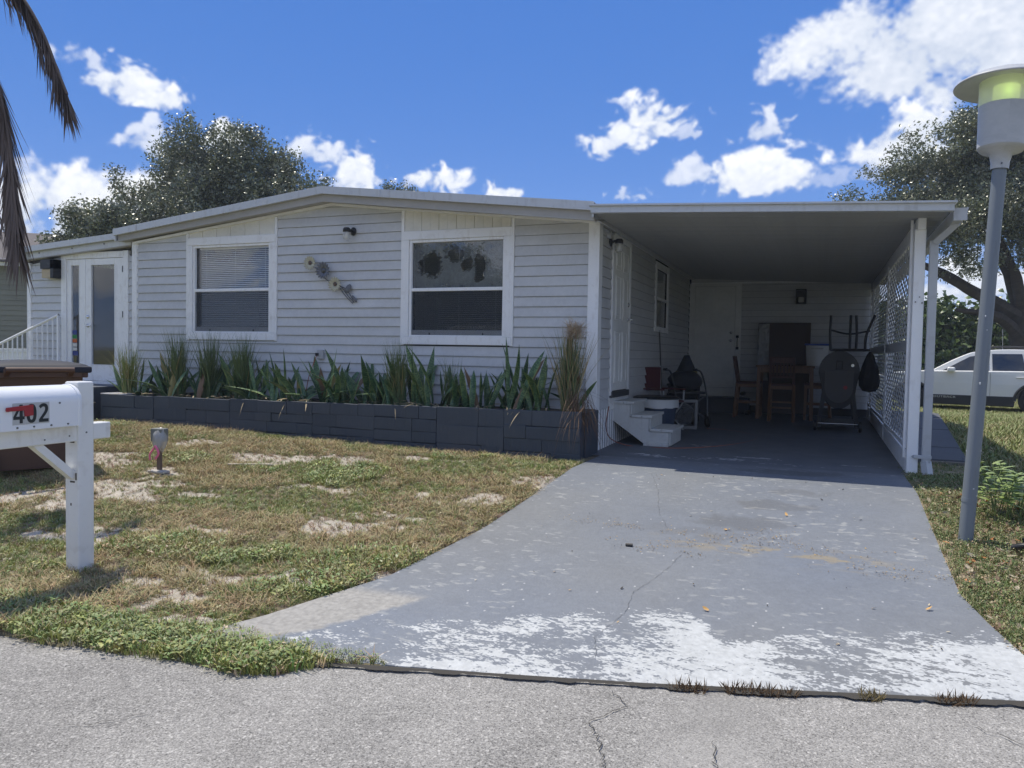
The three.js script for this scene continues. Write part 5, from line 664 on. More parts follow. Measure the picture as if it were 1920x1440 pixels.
// ------------------------------------------------------------------ palm at the left with hanging dead fronds
{
  const t = thing('palm_tree', 'palm with brown dead fronds hanging into the upper left corner', 'palm tree', [-9.3, G(-9.3, -4.4) - .1, -4.35]); const O = t.position; const dead = P(.135, .10, .08, { roughness: .75, side: THREE.DoubleSide }), live = P(.07, .11, .035, { roughness: .5, side: THREE.DoubleSide });
  mk('trunk', (() => { const g = new THREE.CylinderGeometry(.13, .2, 5.4, 20, 60), p = g.attributes.position; for (let i = 0; i < p.count; i++) { const y = p.getY(i), k = 1 + .06 * Math.abs(((y * 6) % 1)); p.setX(i, p.getX(i) * k); p.setZ(i, p.getZ(i) * k); } g.computeVertexNormals(); return prep(g).translate(0, 2.7, 0); })(), P(.20, .17, .14, { map: woodT, roughness: .9 }), t);
  const frond = (pts, len, mat, seed, droop, nm) => { const R = rng(seed), c = new THREE.CatmullRomCurve3(pts.map((p) => p.clone().sub(O))), gs = [prep(new THREE.TubeGeometry(c, 40, .016, 5))], n = 270; for (let k = 10; k < n; k++) { const f = k / n, q = c.getPoint(f), tg = c.getTangent(f); for (const s of [-1, 1]) { const L = len * (.55 + .55 * Math.sin(f * 2.6)) * (.7 + .5 * R()); const side = V(-tg.z, .0, tg.x).normalize().multiplyScalar(s * (.28 + .5 * R()) * (1 - droop * .6)); const dir = V(0, -droop, 0).addScaledVector(tg, .62 + .3 * R()).add(side).add(V((R() - .5) * .3, (R() - .5) * .2, (R() - .5) * .3)).normalize(); const g = prep(bladeGeo(L, .015 + .010 * R(), .05 * (R() - .5), (R() - .5) * 2, 4, .2, .3)); g.applyQuaternion(new THREE.Quaternion().setFromUnitVectors(V(0, 1, 0), dir)).translate(q.x, q.y, q.z); gs.push(g); } } return stuff(mk(nm, merge(gs), mat, t)); };
  frond([V(-9.2, 5.35, -4.4), V(-8.3, 5.62, -4.7), V(-7.55, 5.3, -4.95), V(-7.05, 4.86, -5.09), V(-6.82, 4.48, -5.17), V(-6.70, 4.15, -5.22), V(-6.60, 3.9, -5.25)], .50, dead, 1, .85, 'dead_frond');
  frond([V(-9.2, 5.3, -4.4), V(-8.4, 5.25, -4.65), V(-7.62, 4.75, -4.9), V(-7.24, 4.1, -5.0), V(-7.10, 3.5, -5.03), V(-7.02, 2.95, -5.03), V(-6.97, 2.5, -5.04)], .60, dead, 2, .8, 'dead_frond');
  frond([V(-9.2, 5.3, -4.4), V(-8.7, 5.4, -4.5), V(-8.0, 4.9, -4.72), V(-7.50, 4.2, -4.9), V(-7.34, 3.5, -4.95), V(-7.24, 2.9, -4.95)], .60, dead, 3, .8, 'dead_frond');
  for (let k = 0; k < 7; k++) { const a = 2.3 + k * .36; frond([V(-9.25, 5.3, -4.35), V(-9.25 + Math.cos(a) * .8, 5.9, -4.35 + Math.sin(a) * .8), V(-9.25 + Math.cos(a) * 1.7, 5.7, -4.35 + Math.sin(a) * 1.7), V(-9.25 + Math.cos(a) * 2.3, 4.9, -4.35 + Math.sin(a) * 2.3)], .42, live, 10 + k, .4, 'green_frond'); }
}

// ------------------------------------------------------------------ trees and hedges
function leafClump(n, L, seed, round = .45, wide = .42) { const R = rng(seed), gs = []; for (let k = 0; k < n; k++) { const l = L * (.7 + .6 * R()), w = l * wide; const g = new THREE.BufferGeometry(); const b = .12 * l; g.setAttribute('position', new THREE.Float32BufferAttribute([0, 0, 0, -w / 2, l * .5, b, w / 2, l * .5, b, 0, l, -b], 3)); g.setIndex([0, 2, 1, 1, 2, 3]); g.computeVertexNormals(); const q = prep(g); q.rotateX((R() - .5) * 2.6).rotateZ((R() - .5) * 2.6).rotateY(R() * 6.28).translate((R() - .5) * L * 4, (R() - .5) * L * 3.4, (R() - .5) * L * 4); gs.push(q); } return merge(gs); }
function crown(parent, name, blobs, count, geo, mat, seed, tints, size = 1, hollow = .55) {
  const R = rng(seed), im = new THREE.InstancedMesh(geo, mat, count), m = new THREE.Matrix4(), q = new THREE.Quaternion(), e = new THREE.Euler(), c = new THREE.Color(); const wts = blobs.map((b) => b[3] * b[4] * b[3]), sum = wts.reduce((a, b) => a + b);
  for (let k = 0; k < count; k++) { let r = R() * sum, i = 0; while (r > wts[i] && i < blobs.length - 1) r -= wts[i++]; const [x, y, z, a, b] = blobs[i]; const th = R() * 6.283, u = R() * 2 - 1, rr = Math.pow(R(), hollow) * (1 + (fbm(th * 1.6 + i * 9, u * 2.5 + 4, 3) - .5) * .7), s = Math.sqrt(1 - u * u); e.set(R() * 6.28, R() * 6.28, R() * 6.28); q.setFromEuler(e); const sc = size * (.7 + .6 * R()); m.compose(V(x + Math.cos(th) * s * a * rr, y + u * b * rr, z + Math.sin(th) * s * a * rr), q, V(sc, sc, sc)); im.setMatrixAt(k, m); const t = tints[Math.floor(R() * tints.length)], v = .8 + .45 * R(); c.setRGB(t[0] * v, t[1] * v, t[2] * v); im.setColorAt(k, c); }
  im.name = name; im.castShadow = im.receiveShadow = true; im.frustumCulled = false; stuff(im); parent.add(im); return im;
}
const leafM = P(1, 1, 1, { roughness: .36, side: THREE.DoubleSide, transmission: .45, thickness: 0 });
const oakTint = [[.19, .215, .12], [.22, .24, .135], [.16, .185, .115], [.27, .28, .165], [.21, .215, .155]];
function bumpy(B, seed, n = 6, f = .48) { const R = rng(seed), o = []; for (const [x, y, z, a, b] of B) { o.push([x, y, z, a * .72, b * .72]); for (let k = 0; k < n; k++) { const t = R() * 6.283, u = R() * 1.6 - .6, s = Math.sqrt(Math.max(0, 1 - u * u)), far = R() < .4, q = f * (far ? .35 + .35 * R() : .6 + .6 * R()), w = far ? .98 + .14 * R() : .74; o.push([x + Math.cos(t) * s * a * w, y + u * b * w, z + Math.sin(t) * s * a * w, a * q, b * q]); } } return o; }
const barkM = P(.085, .07, .058, { map: woodT, roughness: .95 });
function limbTube(pts, r0, r1, s = 10) { const c = new THREE.CatmullRomCurve3(pts), n = 18, g = new THREE.TubeGeometry(c, n, 1, s), p = g.attributes.position; for (let i = 0; i <= n; i++) { const q = c.getPointAt(i / n), r = lerp(r0, r1, i / n); for (let k = 0; k <= s; k++) { const j = i * (s + 1) + k, w = r * (1 + .12 * Math.sin(k * 2.4 + i)); p.setXYZ(j, q.x + (p.getX(j) - q.x) * w, q.y + (p.getY(j) - q.y) * w, q.z + (p.getZ(j) - q.z) * w); } } g.computeVertexNormals(); return prep(g); }
const clumpA = leafClump(20, .115, 1, .45, .5), clumpB = leafClump(20, .115, 2, .45, .5);
{
  const bx0 = -20.3, bz0 = -22.4, t = thing('oak_tree', 'broad oak rising behind the left half of the house', 'tree', [bx0, G(-19, -22) - .1, bz0]);
  mk('trunk', limbTube([V(0, 0, 0), V(.1, 1.5, 0), V(-.1, 3.2, .1)], .42, .30, 12), barkM, t); const B = [[-3.6, 5.6, .2, 2.2, 1.6], [-1.9, 6.6, 0, 2.2, 2.1], [-.6, 7.6, .1, 1.9, 1.9], [.9, 7.0, -.2, 2.2, 2.0], [2.3, 6.7, -.4, 1.5, 1.7], [3.0, 5.8, -.6, 1.2, 1.3], [-2.6, 4.5, .5, 2.2, 1.5], [.6, 4.9, .6, 2.6, 1.8], [2.6, 4.8, -.3, 1.7, 1.4], [-1.2, 8.3, 0, .9, 1.0], [1.0, 8.2, -.3, 1.0, .8], [3.3, 6.9, -.6, .7, .6], [-4.9, 5.2, .3, 1.0, .7]];
  B.slice(0, 9).forEach(([x, y, z], k) => mk('limb', limbTube([V(-.1, 3.0, .1), V(x * .35, 3.4 + (y - 3.4) * .45, z), V(x * .95, y + .4, z)], .17, .03, 7), barkM, t)); crown(t, 'crown', bumpy(B, 3, 11, .42), 6600, clumpA, leafM, 5, oakTint, 1.0, .56);
}
{ const t = thing('small_oak', 'small loose tree left of the big oak above the porch roof', 'tree', [-21.5, .2, -17.6]); mk('trunk', limbTube([V(0, 0, 0), V(.2, 2, .1), V(.5, 4.2, 0)], .14, .05, 8), barkM, t); const B = [[.4, 4.9, 0, 1.1, .95], [1.4, 4.8, 0, .9, .8], [-.6, 4.5, .2, .8, .6], [.9, 4.2, 0, 1.1, .7]]; for (const [x, y, z] of B) mk('limb', limbTube([V(.3, 3, 0), V(x, y, z)], .05, .015, 6), barkM, t); crown(t, 'crown', bumpy(B, 6, 4), 900, clumpA, leafM, 6, oakTint, .9, .55); }
{ const t = thing('slender_tree', 'treetop peeking just above the roof ridge right of centre', 'tree', [-15.6, .2, -27]); mk('trunk', limbTube([V(0, 0, 0), V(.1, 4, 0), V(0, 7.4, 0)], .16, .04, 8), barkM, t); const B = [[0, 7.55, 0, .9, .5], [.6, 7.3, 0, .7, .4], [-.2, 6.6, 0, 1.2, .8]]; crown(t, 'crown', B, 420, clumpA, leafM, 7, oakTint, .9, .55); }
{
  const t = thing('oak_tree', 'large spreading oak behind the parked car at the right', 'tree', [7.3, .1, -34]);
  mk('trunk', limbTube([V(0, 0, 0), V(-.05, 1.6, .05), V(-.2, 3.2, .1)], .62, .5, 14), barkM, t);
  const lim = [[[-.2, 3.0, .1], [-1.6, 3.9, .3], [-3.4, 5.0, .5], [-5.4, 5.8, .5]], [[-.1, 2.1, .2], [-1.1, 3.1, .6], [-2.6, 3.4, .9]], [[-.2, 3.1, 0], [-.9, 5.2, 0], [-2.2, 7.4, .2], [-3, 9, .2]], [[-.1, 3.1, 0], [.6, 5.4, 0], [1, 8, 0]], [[0, 3, 0], [1.6, 4.6, .4], [4, 5.6, .6]], [[-.2, 3, .1], [-.6, 4.6, .4], [-1.2, 6, .8]]];
  lim.forEach((p, k) => mk('limb', limbTube(p.map((q) => V(...q)), .3, .06, 9), barkM, t));
  const B = [[-5.6, 6.7, .4, 1.9, 1.4], [-4.0, 7.7, .3, 2.2, 1.7], [-2.4, 9.0, .2, 2.2, 2.0], [-.6, 9.8, 0, 2.4, 2.1], [-3.0, 6.4, .6, 2.4, 1.6], [-1.0, 7.2, .6, 2.8, 2.0], [1.6, 8.6, 0, 3.0, 2.8], [3.6, 6.9, .4, 2.8, 2.2], [.6, 5.9, .6, 2.6, 1.5], [-5.0, 5.5, .5, 1.2, .8], [-2.2, 5.0, 1.0, 1.3, .7], [-.8, 10.9, 0, 1.4, 1.1], [-6.7, 6.4, .4, .9, .7], [-3.6, 8.8, .2, 1.1, .9], [4.5, 9, 0, 2.4, 2.2]];
  crown(t, 'crown', bumpy(B, 4, 11, .42), 10500, clumpB, leafM, 8, oakTint, 1.05, .56);
}
const hedgeTint = [[.13, .20, .055], [.16, .23, .06], [.10, .16, .05], [.08, .125, .045]], clumpH = leafClump(10, .22, 4, .5, .62);
[['broad leafy shrub at the left of the hedge behind the car', 4.1, -37.5, 1.9, 2.0], ['rounded leafy shrub directly behind the car windscreen', 6.4, -38, 2.2, 2.0], ['leafy shrub between lamp pole and oak trunk', 9.0, -38.6, 2.3, 1.75], ['leafy shrub right of the oak trunk', 12.2, -39, 2.4, 1.9], ['leafy shrub seen through the lattice', 1.0, -37, 2.4, 2.0], ['leafy shrub far behind the carport lattice', -2.6, -36.6, 2.4, 1.9]].forEach(([lab, x, z, a, h], k) => { const t = thing('hedge_shrub', lab, 'shrub', [x, .0, z], 0, 'shrubs behind the parked car'); mk('stem', limbTube([V(0, 0, 0), V(.1, 1, 0), V(0, 2.4, 0)], .12, .03, 7), barkM, t); crown(t, 'foliage', [[0, h, 0, a, h], [.8, h * 1.35, .2, a * .6, h * .6], [-.7, h * 1.25, .3, a * .6, h * .62], [0, h * .7, .7, a * .95, h * .7]], 2000, clumpH, leafM, 40 + k, hedgeTint, 1.1, .4); });

// ------------------------------------------------------------------ neighbour at the left
{
  const t = thing('neighbour_house', 'olive sided house with grey shingle roof beyond the porch room', 'house', [-23.5, .5, -19.2], .62); const ol = [0, 1].map((k) => P(.25 + .02 * k, .245 + .02 * k, .19 + .015 * k, { map: mottle, roughness: .6 }));
  mk('wall', bb(-6, 6, -.4, 3.75, -8, -.02), ol[0], t); siding(t, [0, 0, 0, 0], .35, .17, 20, () => [-6, 6], [], ol, 55, .02); mk('fascia_board', bb(-6.4, 6.4, 3.68, 3.92, .30, .36), white, t); mk('soffit', bb(-6.4, 6.4, 3.70, 3.74, -.02, .299), white, t); const rg = extr([[.5, 3.86], [-4, 5.35], [-8.5, 3.86], [-8.5, 3.8], [.5, 3.8]], 12.8).rotateY(-Math.PI / 2).translate(6.4, 0, 0); mk('roof', muv(rg), P(.135, .12, .115, { map: weather, roughness: .95 }), t);
}
{ const t = thing('white_fence', 'white vinyl fence panel beyond the porch handrail', 'fence', [-16.2, .45, -11.7], .62); for (let k = 0; k < 14; k++) mk('picket', rbb(-2 + k * .2, -2 + k * .2 + .194, 0, .95, 0, .03, .004), white, t); mk('rail', rbb(-2.02, .82, .95, 1.03, -.01, .045), white, t); }

// ------------------------------------------------------------------ parked car
{
  const th = -12 * Math.PI / 180, t = thing('parked_car', 'white wagon with dark lower cladding parked beyond the carport', 'car', [3.93, .225, -24.05], th); const paintM = P(.74, .735, .70, { roughness: .28, clearcoat: 1, clearcoatRoughness: .05 }), clad = M(.02, .021, .024, { roughness: .55 }), tint = P(.012, .016, .022, { roughness: .04, clearcoat: 1 });
  const arch = (s, cx, r) => { s.lineTo(cx + r, .30); s.absarc(cx, .345, r, -.1, Math.PI + .1, false); s.lineTo(cx - r, .30); };
  const s = new THREE.Shape(); s.moveTo(-2.36, .42); s.lineTo(-2.40, .62); s.quadraticCurveTo(-2.42, .86, -2.2, .93); s.quadraticCurveTo(-1.8, 1.02, -1.1, 1.06); s.lineTo(2.1, 1.10); s.quadraticCurveTo(2.4, 1.06, 2.40, .85); s.lineTo(2.36, .40); s.lineTo(1.78, .36); s.absarc(1.36, .36, .42, 0, Math.PI, false); s.lineTo(-.98, .34); s.absarc(-1.40, .36, .42, 0, Math.PI, false); s.lineTo(-2.36, .42);
  const taper = (g, y0, k) => { const p = g.attributes.position; for (let i = 0; i < p.count; i++) { const y = p.getY(i); if (y > y0) p.setZ(i, p.getZ(i) * (1 - (y - y0) * k)); } g.computeVertexNormals(); return g; };
  mk('body', taper(prep(new THREE.ExtrudeGeometry(s, { depth: 1.74, bevelEnabled: true, bevelSize: .03, bevelThickness: .06, bevelSegments: 4, curveSegments: 20, steps: 1 }).translate(0, 0, -.87)), .8, .08), paintM, t);
  const gs = new THREE.Shape(); gs.moveTo(-1.0, 1.04); gs.quadraticCurveTo(-.42, 1.42, -.06, 1.56); gs.quadraticCurveTo(.35, 1.655, .9, 1.65); gs.quadraticCurveTo(1.5, 1.64, 1.85, 1.56); gs.quadraticCurveTo(2.15, 1.35, 2.3, 1.07); gs.lineTo(-1.0, 1.04);
  mk('cabin', taper(prep(new THREE.ExtrudeGeometry(gs, { depth: 1.60, bevelEnabled: true, bevelSize: .02, bevelThickness: .05, bevelSegments: 3, curveSegments: 16 }).translate(0, 0, -.80)), 1.05, .34), paintM, t);
  const win = (pts, nm) => { const g = extr(pts, .014, .003); const p = g.attributes.position; for (let i = 0; i < p.count; i++) { const y = p.getY(i); p.setZ(i, p.getZ(i) + .85 * (1 - Math.max(0, y - 1.05) * .34) - .002); } g.computeVertexNormals(); mk(nm, g, tint, t); };
  win([[-.68, 1.10], [-.08, 1.47], [.32, 1.54], [.36, 1.10]], 'front_window'); win([[.44, 1.10], [.41, 1.545], [1.06, 1.55], [1.16, 1.11]], 'rear_window'); win([[1.22, 1.12], [1.10, 1.54], [1.55, 1.50], [1.85, 1.16]], 'quarter_window');
  { const g = new THREE.BoxGeometry(.82, .012, 1.36).rotateZ(.56).translate(-.555, 1.365, 0); mk('windscreen', prep(g), tint, t); }
  mk('sill_cladding', merge([rbb(-.96, .93, .20, .46, -.925, .945, .02)]), clad, t); mk('bumper_cladding', merge([rbb(-2.42, -1.83, .25, .52, -.90, .92, .03), rbb(1.80, 2.42, .25, .52, -.90, .92, .03)]), clad, t);
  for (const x of [-1.40, 1.36]) for (const z of [.82, -.82]) { const w = mk('wheel', lathe([[.22, -.11], [.32, -.11], [.345, -.08], [.35, 0], [.345, .08], [.32, .11], [.22, .11]], 32).rotateX(Math.PI / 2).translate(x, .35, z), M(.018, .018, .019, { roughness: .8 }), t); mk('rim', merge([lathe([[0, .07], [.06, .09], [.2, .07], [.225, .10], [.225, -.05], [0, -.05]], 24).rotateX(Math.PI / 2).translate(x, .35, z)]), P(.35, .36, .37, { metalness: .8, roughness: .3 }), w); const ar = prep(new THREE.TorusGeometry(.43, .035, 8, 24, Math.PI).translate(x, .36, z > 0 ? .93 : -.93)); mk('arch_trim', ar, clad, t); }
  for (const z of [1]) { mk('door_seam', merge([bb(-.955, -.949, .46, 1.06, .928, .934), bb(.397, .403, .46, 1.07, .928, .934)]), clad, t); mk('door_handle', merge([rb(.18, .03, .03, .22, .93, .94, .01), rb(.18, .03, .03, 1.05, .95, .94, .01)]), paintM, t); }
  mk('wing_mirror', rb(.19, .14, .20, -.48, 1.12, 1.02, .05, 3), paintM, t); mk('roof_rail', merge([tube([V(.05, 1.64, .56), V(.35, 1.72, .56), V(1.3, 1.715, .56), V(1.7, 1.64, .56)], .02, 8)]), clad, t); mk('roof_rail', merge([tube([V(.05, 1.64, -.56), V(.35, 1.72, -.56), V(1.3, 1.715, -.56), V(1.7, 1.64, -.56)], .02, 8)]), clad, t);
  mk('side_lettering', text2('OUTBACK', .055, .003).scale(1.5, 1, 1).translate(-.62, .405, .946), P(.5, .5, .5, { metalness: .6, roughness: .3 }), t); mk('headlight', rb(.25, .14, .4, -2.24, .80, .66, .04, 2), P(.6, .62, .63, { roughness: .1 }), t); mk('aerial', tube([V(.62, 1.66, 0), V(.6, 2.2, 0)], .005, 5), M(.4, .4, .4), t);
}
// ------------------------------------------------------------------ what the windows mirror: the far side of the street
{
  const t = thing('opposite_house', 'pale mobile home across the street mirrored in the windows', 'house', [-9, -.1, 17.5], .18); mk('wall', bb(-9, 9, 0, 2.9, 0, 6), P(.66, .66, .63, { map: mottle }), t); mk('roof', bb(-9.4, 9.4, 2.9, 3.1, -.5, 6.4), P(.72, .72, .7), t); for (let k = 0; k < 5; k++) mk('window', bb(-8 + k * 3.6, -6.4 + k * 3.6, 1.2, 2.2, -.02, -.001), tintW(), t); function tintW() { return P(.02, .025, .03, { roughness: .05 }); }
  for (const [x, z, h, k, lab] of [[-22, 26, 4.6, 0, 'oak across the street behind the pale home, left'], [-11, 28, 5.2, 1, 'oak across the street behind the pale home, middle'], [2, 27, 4.8, 2, 'oak across the street behind the pale home, right']]) { const tr = thing('street_oak', lab, 'tree', [x, 0, z]); mk('trunk', limbTube([V(0, 0, 0), V(.2, 2, 0), V(0, h, 0)], .35, .15, 9), barkM, tr); crown(tr, 'crown', [[0, h + .5, 0, 4, 2.8], [2.6, h, .5, 2.8, 2], [-2.6, h + .2, -.3, 2.8, 2.2], [.3, h + 2.3, 0, 2.4, 1.7]], 2600, clumpA, leafM, 90 + k, oakTint, 1.6, .5); }
}

// ------------------------------------------------------------------ grass
function grassTuft(n, h, seed, w = .005, lean = .6) { const R = rng(seed), p = []; for (let k = 0; k < n; k++) { const a = R() * 6.283, r = R() * .028, x = Math.cos(a) * r, z = Math.sin(a) * r, L = h * (.5 + .7 * R()), b = R() * 6.283, le = lean * (.3 + R()), dx = Math.cos(b) * le * L, dz = Math.sin(b) * le * L, px = -Math.sin(b) * w / 2, pz = Math.cos(b) * w / 2; const y1 = L * .55, x1 = x + dx * .35, z1 = z + dz * .35; p.push(x - px, 0, z - pz, x + px, 0, z + pz, x1 + px * .8, y1, z1 + pz * .8, x - px, 0, z - pz, x1 + px * .8, y1, z1 + pz * .8, x1 - px * .8, y1, z1 - pz * .8, x1 - px * .8, y1, z1 - pz * .8, x1 + px * .8, y1, z1 + pz * .8, x + dx, L * .92, z + dz); } const g = new THREE.BufferGeometry(); g.setAttribute('position', new THREE.Float32BufferAttribute(p, 3)); g.computeVertexNormals(); return prep(g); }
function weedTuft(n, seed) { const R = rng(seed), gs = []; for (let k = 0; k < n; k++) { const l = .010 + .011 * R(), w = l * .55, g = new THREE.BufferGeometry(); g.setAttribute('position', new THREE.Float32BufferAttribute([0, 0, 0, -w / 2, .002, l * .5, w / 2, .002, l * .5, 0, -.001, l], 3)); g.setIndex([0, 1, 2, 1, 3, 2]); g.computeVertexNormals(); const q = prep(g); q.rotateX(-R() * .9).rotateY(R() * 6.28).translate((R() - .5) * .07, .006 + R() * .035, (R() - .5) * .07); gs.push(q); } return merge(gs); }
const bladeM = P(1, 1, 1, { roughness: .6, side: THREE.DoubleSide, transmission: .2, thickness: 0 }), bladeDry = M(1, 1, 1, { roughness: .85, side: THREE.DoubleSide });
function scatter(name, label, geo, mat, list) { const im = new THREE.InstancedMesh(geo, mat, list.length), m = new THREE.Matrix4(), q = new THREE.Quaternion(), c = new THREE.Color(), e = new THREE.Euler(); list.forEach(([x, y, z, s, r, g, b, a, tx, tz], k) => { e.set(tx ?? 0, a, tz ?? 0); q.setFromEuler(e); m.compose(V(x, y, z), q, V(s, s * (r > g ? .8 : 1), s)); im.setMatrixAt(k, m); im.setColorAt(k, c.setRGB(r, g, b)); }); im.name = numbered(name); im.castShadow = im.receiveShadow = true; im.frustumCulled = false; im.userData = { label, category: 'grass', kind: 'stuff' }; scene.add(im); }
{
  const R = rng(1234), G1 = [], G2 = [], W = [], D = []; const lift = (x, z) => G(x, z) - .016 + .02 * (fbm(x * 2, z * 2, 3) - .5);
  const pal = (d) => { const k = R(); if (k < .24 + .42 * d) { const u = R(); return u < .3 ? [.22 + .08 * R(), .175 + .05 * R(), .105] : [.46 + .18 * R(), .40 + .13 * R(), .25 + .07 * R()]; } return R() < .4 ? [.32 + .10 * R(), .33 + .08 * R(), .10] : [.18 + .10 * R(), .235 + .09 * R(), .075]; };
  for (let k = 0; k < 230000; k++) { const x = LX0 + R() * LW, z = LZ0 + .75 + R() * (LD - .75); if (!lawnLeft(x, z) || lawnLeft(x + .03, z + .03) < .5 && R() < .6) continue; if (z < -8.2 && x < -2.4) continue; const s = sm(.22, .74, sand(x, z)), thin = sm(.46, .66, fbm(x * 6 + 70, z * 7, 4)); if (R() < s * .955 || R() < thin * .6) { if (R() < .10) D.push([x, lift(x, z) + .004, z, .35 + .5 * R(), .16 + .16 * R(), .11 + .11 * R(), .07 + .06 * R(), R() * 6.28, 1.2 * (R() - .5), 1.2 * (R() - .5)]); continue; } const d = sm(.38, .6, dead(x, z)), lush = sm(.55, .7, fbm(x * .9 + 60, z * .9, 3)) + .9 * sm(-3.45, -3.2, z) + .8 * Math.exp(-Math.pow((x + 2.75) / .5, 2) - Math.pow((z + 4.75) / .45, 2)); if (R() > .50 + .45 * clamp(lush + .2)) continue; const c = pal(clamp(d - lush * .6)), y = lift(x, z), sc = (.5 + .65 * R()) * (lush > .7 ? (R() < .3 ? 1.7 : 1.15) : .85); const wd = R() < .10 + .13 * clamp(lush); (wd ? W : R() < .5 ? G1 : G2).push([x, y, z, sc * (wd ? 1.05 : 1), ...(wd && R() < .55 ? [.15 + .07 * R(), .21 + .07 * R(), .075] : c), R() * 6.28]); if (R() < .25 * d) D.push([x, y + .006, z, .8 + .6 * R(), .34 + .1 * R(), .27 + .07 * R(), .16, R() * 6.28, (R() - .5) * .8, (R() - .5) * .8]); }
  scatter('lawn_grass', 'short patchy green and brown grass of the front lawn', grassTuft(7, .056, 1, .0055, .5), bladeM, G1); scatter('lawn_grass', 'finer upright grass mixed through the front lawn', grassTuft(7, .046, 2, .005, .7), bladeM, G2); scatter('lawn_weeds', 'small round leaved weeds creeping through the front lawn', weedTuft(12, 3), bladeM, W); scatter('dead_thatch', 'dry brown thatch on the front lawn', grassTuft(7, .05, 4, .004, 1.6), bladeDry, D);
  const Y1 = [], Y2 = [], L = [];
  for (let k = 0; k < 90000; k++) { const near = R() < .6, x = near ? .85 + R() * 2.2 : .85 + R() * 5.8, z = near ? -4 - R() * 5 : -4 - R() * 11; if (!yardIn(x, z) || (x < 2.3 && z < -9.9 && x < lerp(1.60, 2.25, clamp((-z - 10) / 7.5)))) continue; const d = litter(x, z); if (R() < d * .72) continue; const y = G(x, z) - .022, k2 = R(), c = k2 < .3 ? [.36 + .12 * R(), .29 + .08 * R(), .18] : [.14 + .06 * R(), .18 + .06 * R(), .06]; (R() < .5 ? Y1 : Y2).push([x, y, z, .6 + .6 * R(), ...c, R() * 6.28]); }
  for (let k = 0; k < 2600; k++) { const x = .9 + R() * 2.0, z = -4 - R() * 4.6; if (!yardIn(x, z)) continue; const o = R() < .12; L.push([x, G(x, z) - .008 + R() * .015, z, .6 + .9 * R(), ...(o ? [.5, .2, .07] : R() < .4 ? [.42, .35, .25] : [.22, .15, .1]), R() * 6.28, (R() - .5) * .9, (R() - .5) * .9]); }
  scatter('yard_grass', 'sparse grass of the side yard', grassTuft(9, .045, 5), bladeM, Y1); scatter('yard_grass', 'creeping weeds of the side yard', weedTuft(12, 6), bladeM, Y2);
  const lg = prep(bladeGeo(.045, .022, .01, .6, 4, .2, .5)).rotateX(-1.45); scatter('leaf_litter', 'dry fallen leaves beside the driveway', lg, bladeDry, L);
  // lawn beyond, under the car
  const F = []; for (let k = 0; k < 70000; k++) { const x = .9 + R() * 13, z = -9 - R() * 22; if (x < 2.4 && z > -18.6) { if (x < lerp(1.60, 2.25, clamp((-z - 10) / 7.5)) + .02) continue; } if (x < 6.7 && z > -15 && R() < .5) continue; F.push([x, G(x, z) - .07 + (x < 6.7 && z > -15 ? .05 : 0), z, 1.4 + R(), ...(R() < .4 ? [.38, .33, .16] : [.19 + .06 * R(), .23 + .05 * R(), .07]), R() * 6.28]); } scatter('far_lawn_grass', 'sunlit lawn grass around the parked car', grassTuft(8, .055, 7, .008, .8), bladeM, F);
  // driveway litter
  const dl = [], ds = [];
  const onD = (x, z) => G(x, z) + .006; for (let k = 0; k < 2600; k++) { const c = [[-.75, -5.75, .25, .09], [-.35, -6.05, .22, .08], [-.05, -5.85, .5, .06], [.55, -5.55, .3, .05], [-1.35, -6.0, .35, .05], [-1.0, -5.55, .25, .06]][Math.floor(R() * 6)], g = () => R() + R() + R() - 1.5, x = c[0] + g() * c[2] * 1.5, z = c[1] + g() * c[3] * 2.4; if (fbm(x * 12, z * 14, 3) < .47) continue; dl.push([x, onD(x, z), z, .10 + .34 * R() * R(), ...(R() < .6 ? [.42, .29, .12] : [.18, .12, .06]), R() * 6.28, (R() - .5) * .4, 0]); }
  for (let k = 0; k < 46; k++) { const x = -2.1 + R() * 2.8, z = -7.8 + R() * 3.6; ds.push([x, onD(x, z), z, .2 + .5 * R(), ...(R() < .35 ? [.5, .33, .14] : R() < .5 ? [.04, .035, .03] : [.45, .4, .3]), R() * 6.28, (R() - .5) * .5, 0]); } for (const [x, z] of [[-.55, -4.55], [.62, -4.98], [-.2, -6.6], [-.62, -6.12]]) ds.push([x, onD(x, z) + .004, z, .95, .55, .33, .12, R() * 6.28, .25, .1]);
  scatter('leaf_crumbs', 'drifted tan leaf crumbs across the driveway', lg, bladeDry, dl); scatter('stray_leaves', 'single fallen leaves on the driveway', lg, bladeDry, ds);
  // weeds in the joint between drive and road
  [[-.52, .16, 'reddish weed in the road joint, leftmost of the four'], [-.20, .32, 'longest reddish green weed in the road joint'], [.27, .10, 'small tan weed in the road joint'], [.62, .16, 'spiky reddish weed in the road joint, rightmost of the four']].forEach(([x, w, lab], k) => { const z = zEdge(x) + .02, t = thing('joint_weed', lab, 'weed', [x, -.03, z], .2, 'weeds in the road joint'), gs = []; for (let i = 0; i < 90 * w / .16; i++) { const g = prep(bladeGeo(.03 + .05 * R(), .005, .02 * R(), 0, 3)); g.rotateZ((R() - .5) * 1.8).rotateY(R() * 6.28).translate((R() - .5) * w, .0, (R() - .5) * .05); gs.push(g); } t.position.y = G(x, z) - .03; stuff(mk('stems', merge(gs), k === 2 ? P(.22, .17, .07, { side: THREE.DoubleSide }) : P(.16, .10, .05, { side: THREE.DoubleSide, roughness: .8 }), t)); });
  tag(mk('twig', tube([V(-1.27, G(-1.2, -5.5) + .012, -5.52), V(-1.22, G(-1.2, -5.5) + .014, -5.52)], .012, 6), M(.05, .045, .04)), 'short dark twig on the driveway', 'twig');
}
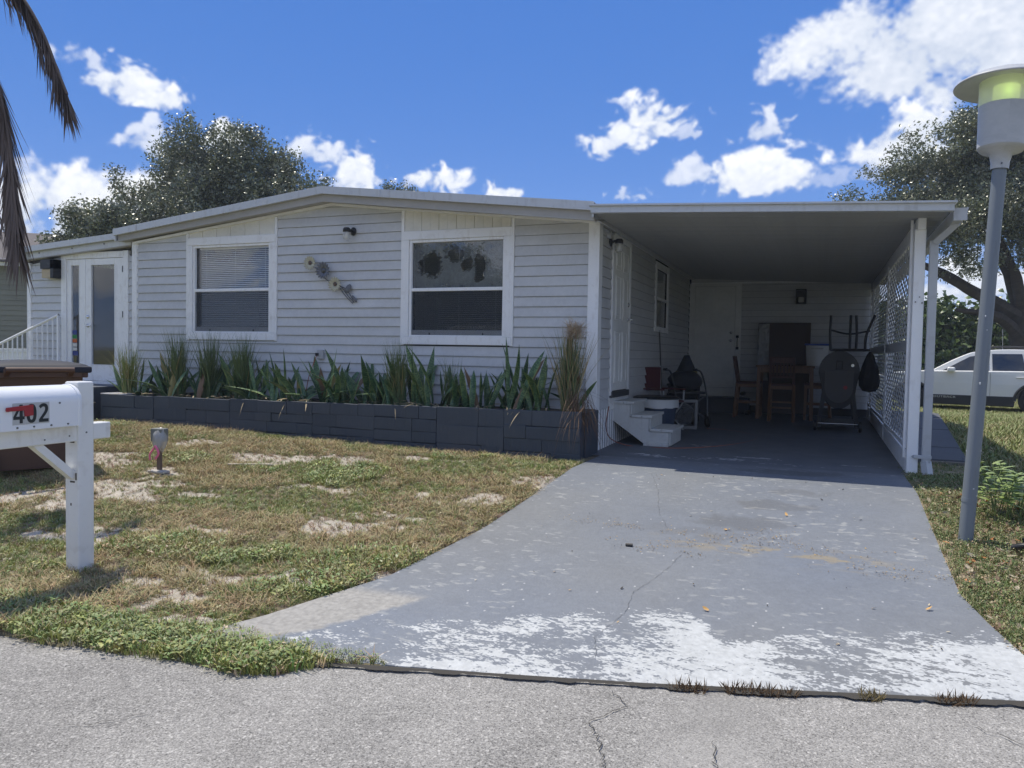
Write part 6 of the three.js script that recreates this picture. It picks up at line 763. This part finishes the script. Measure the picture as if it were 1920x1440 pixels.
scene.fog = new THREE.FogExp2(new THREE.Color(.80, .88, 1), .0012);   // thin summer haze
renderer.render(scene, camera);
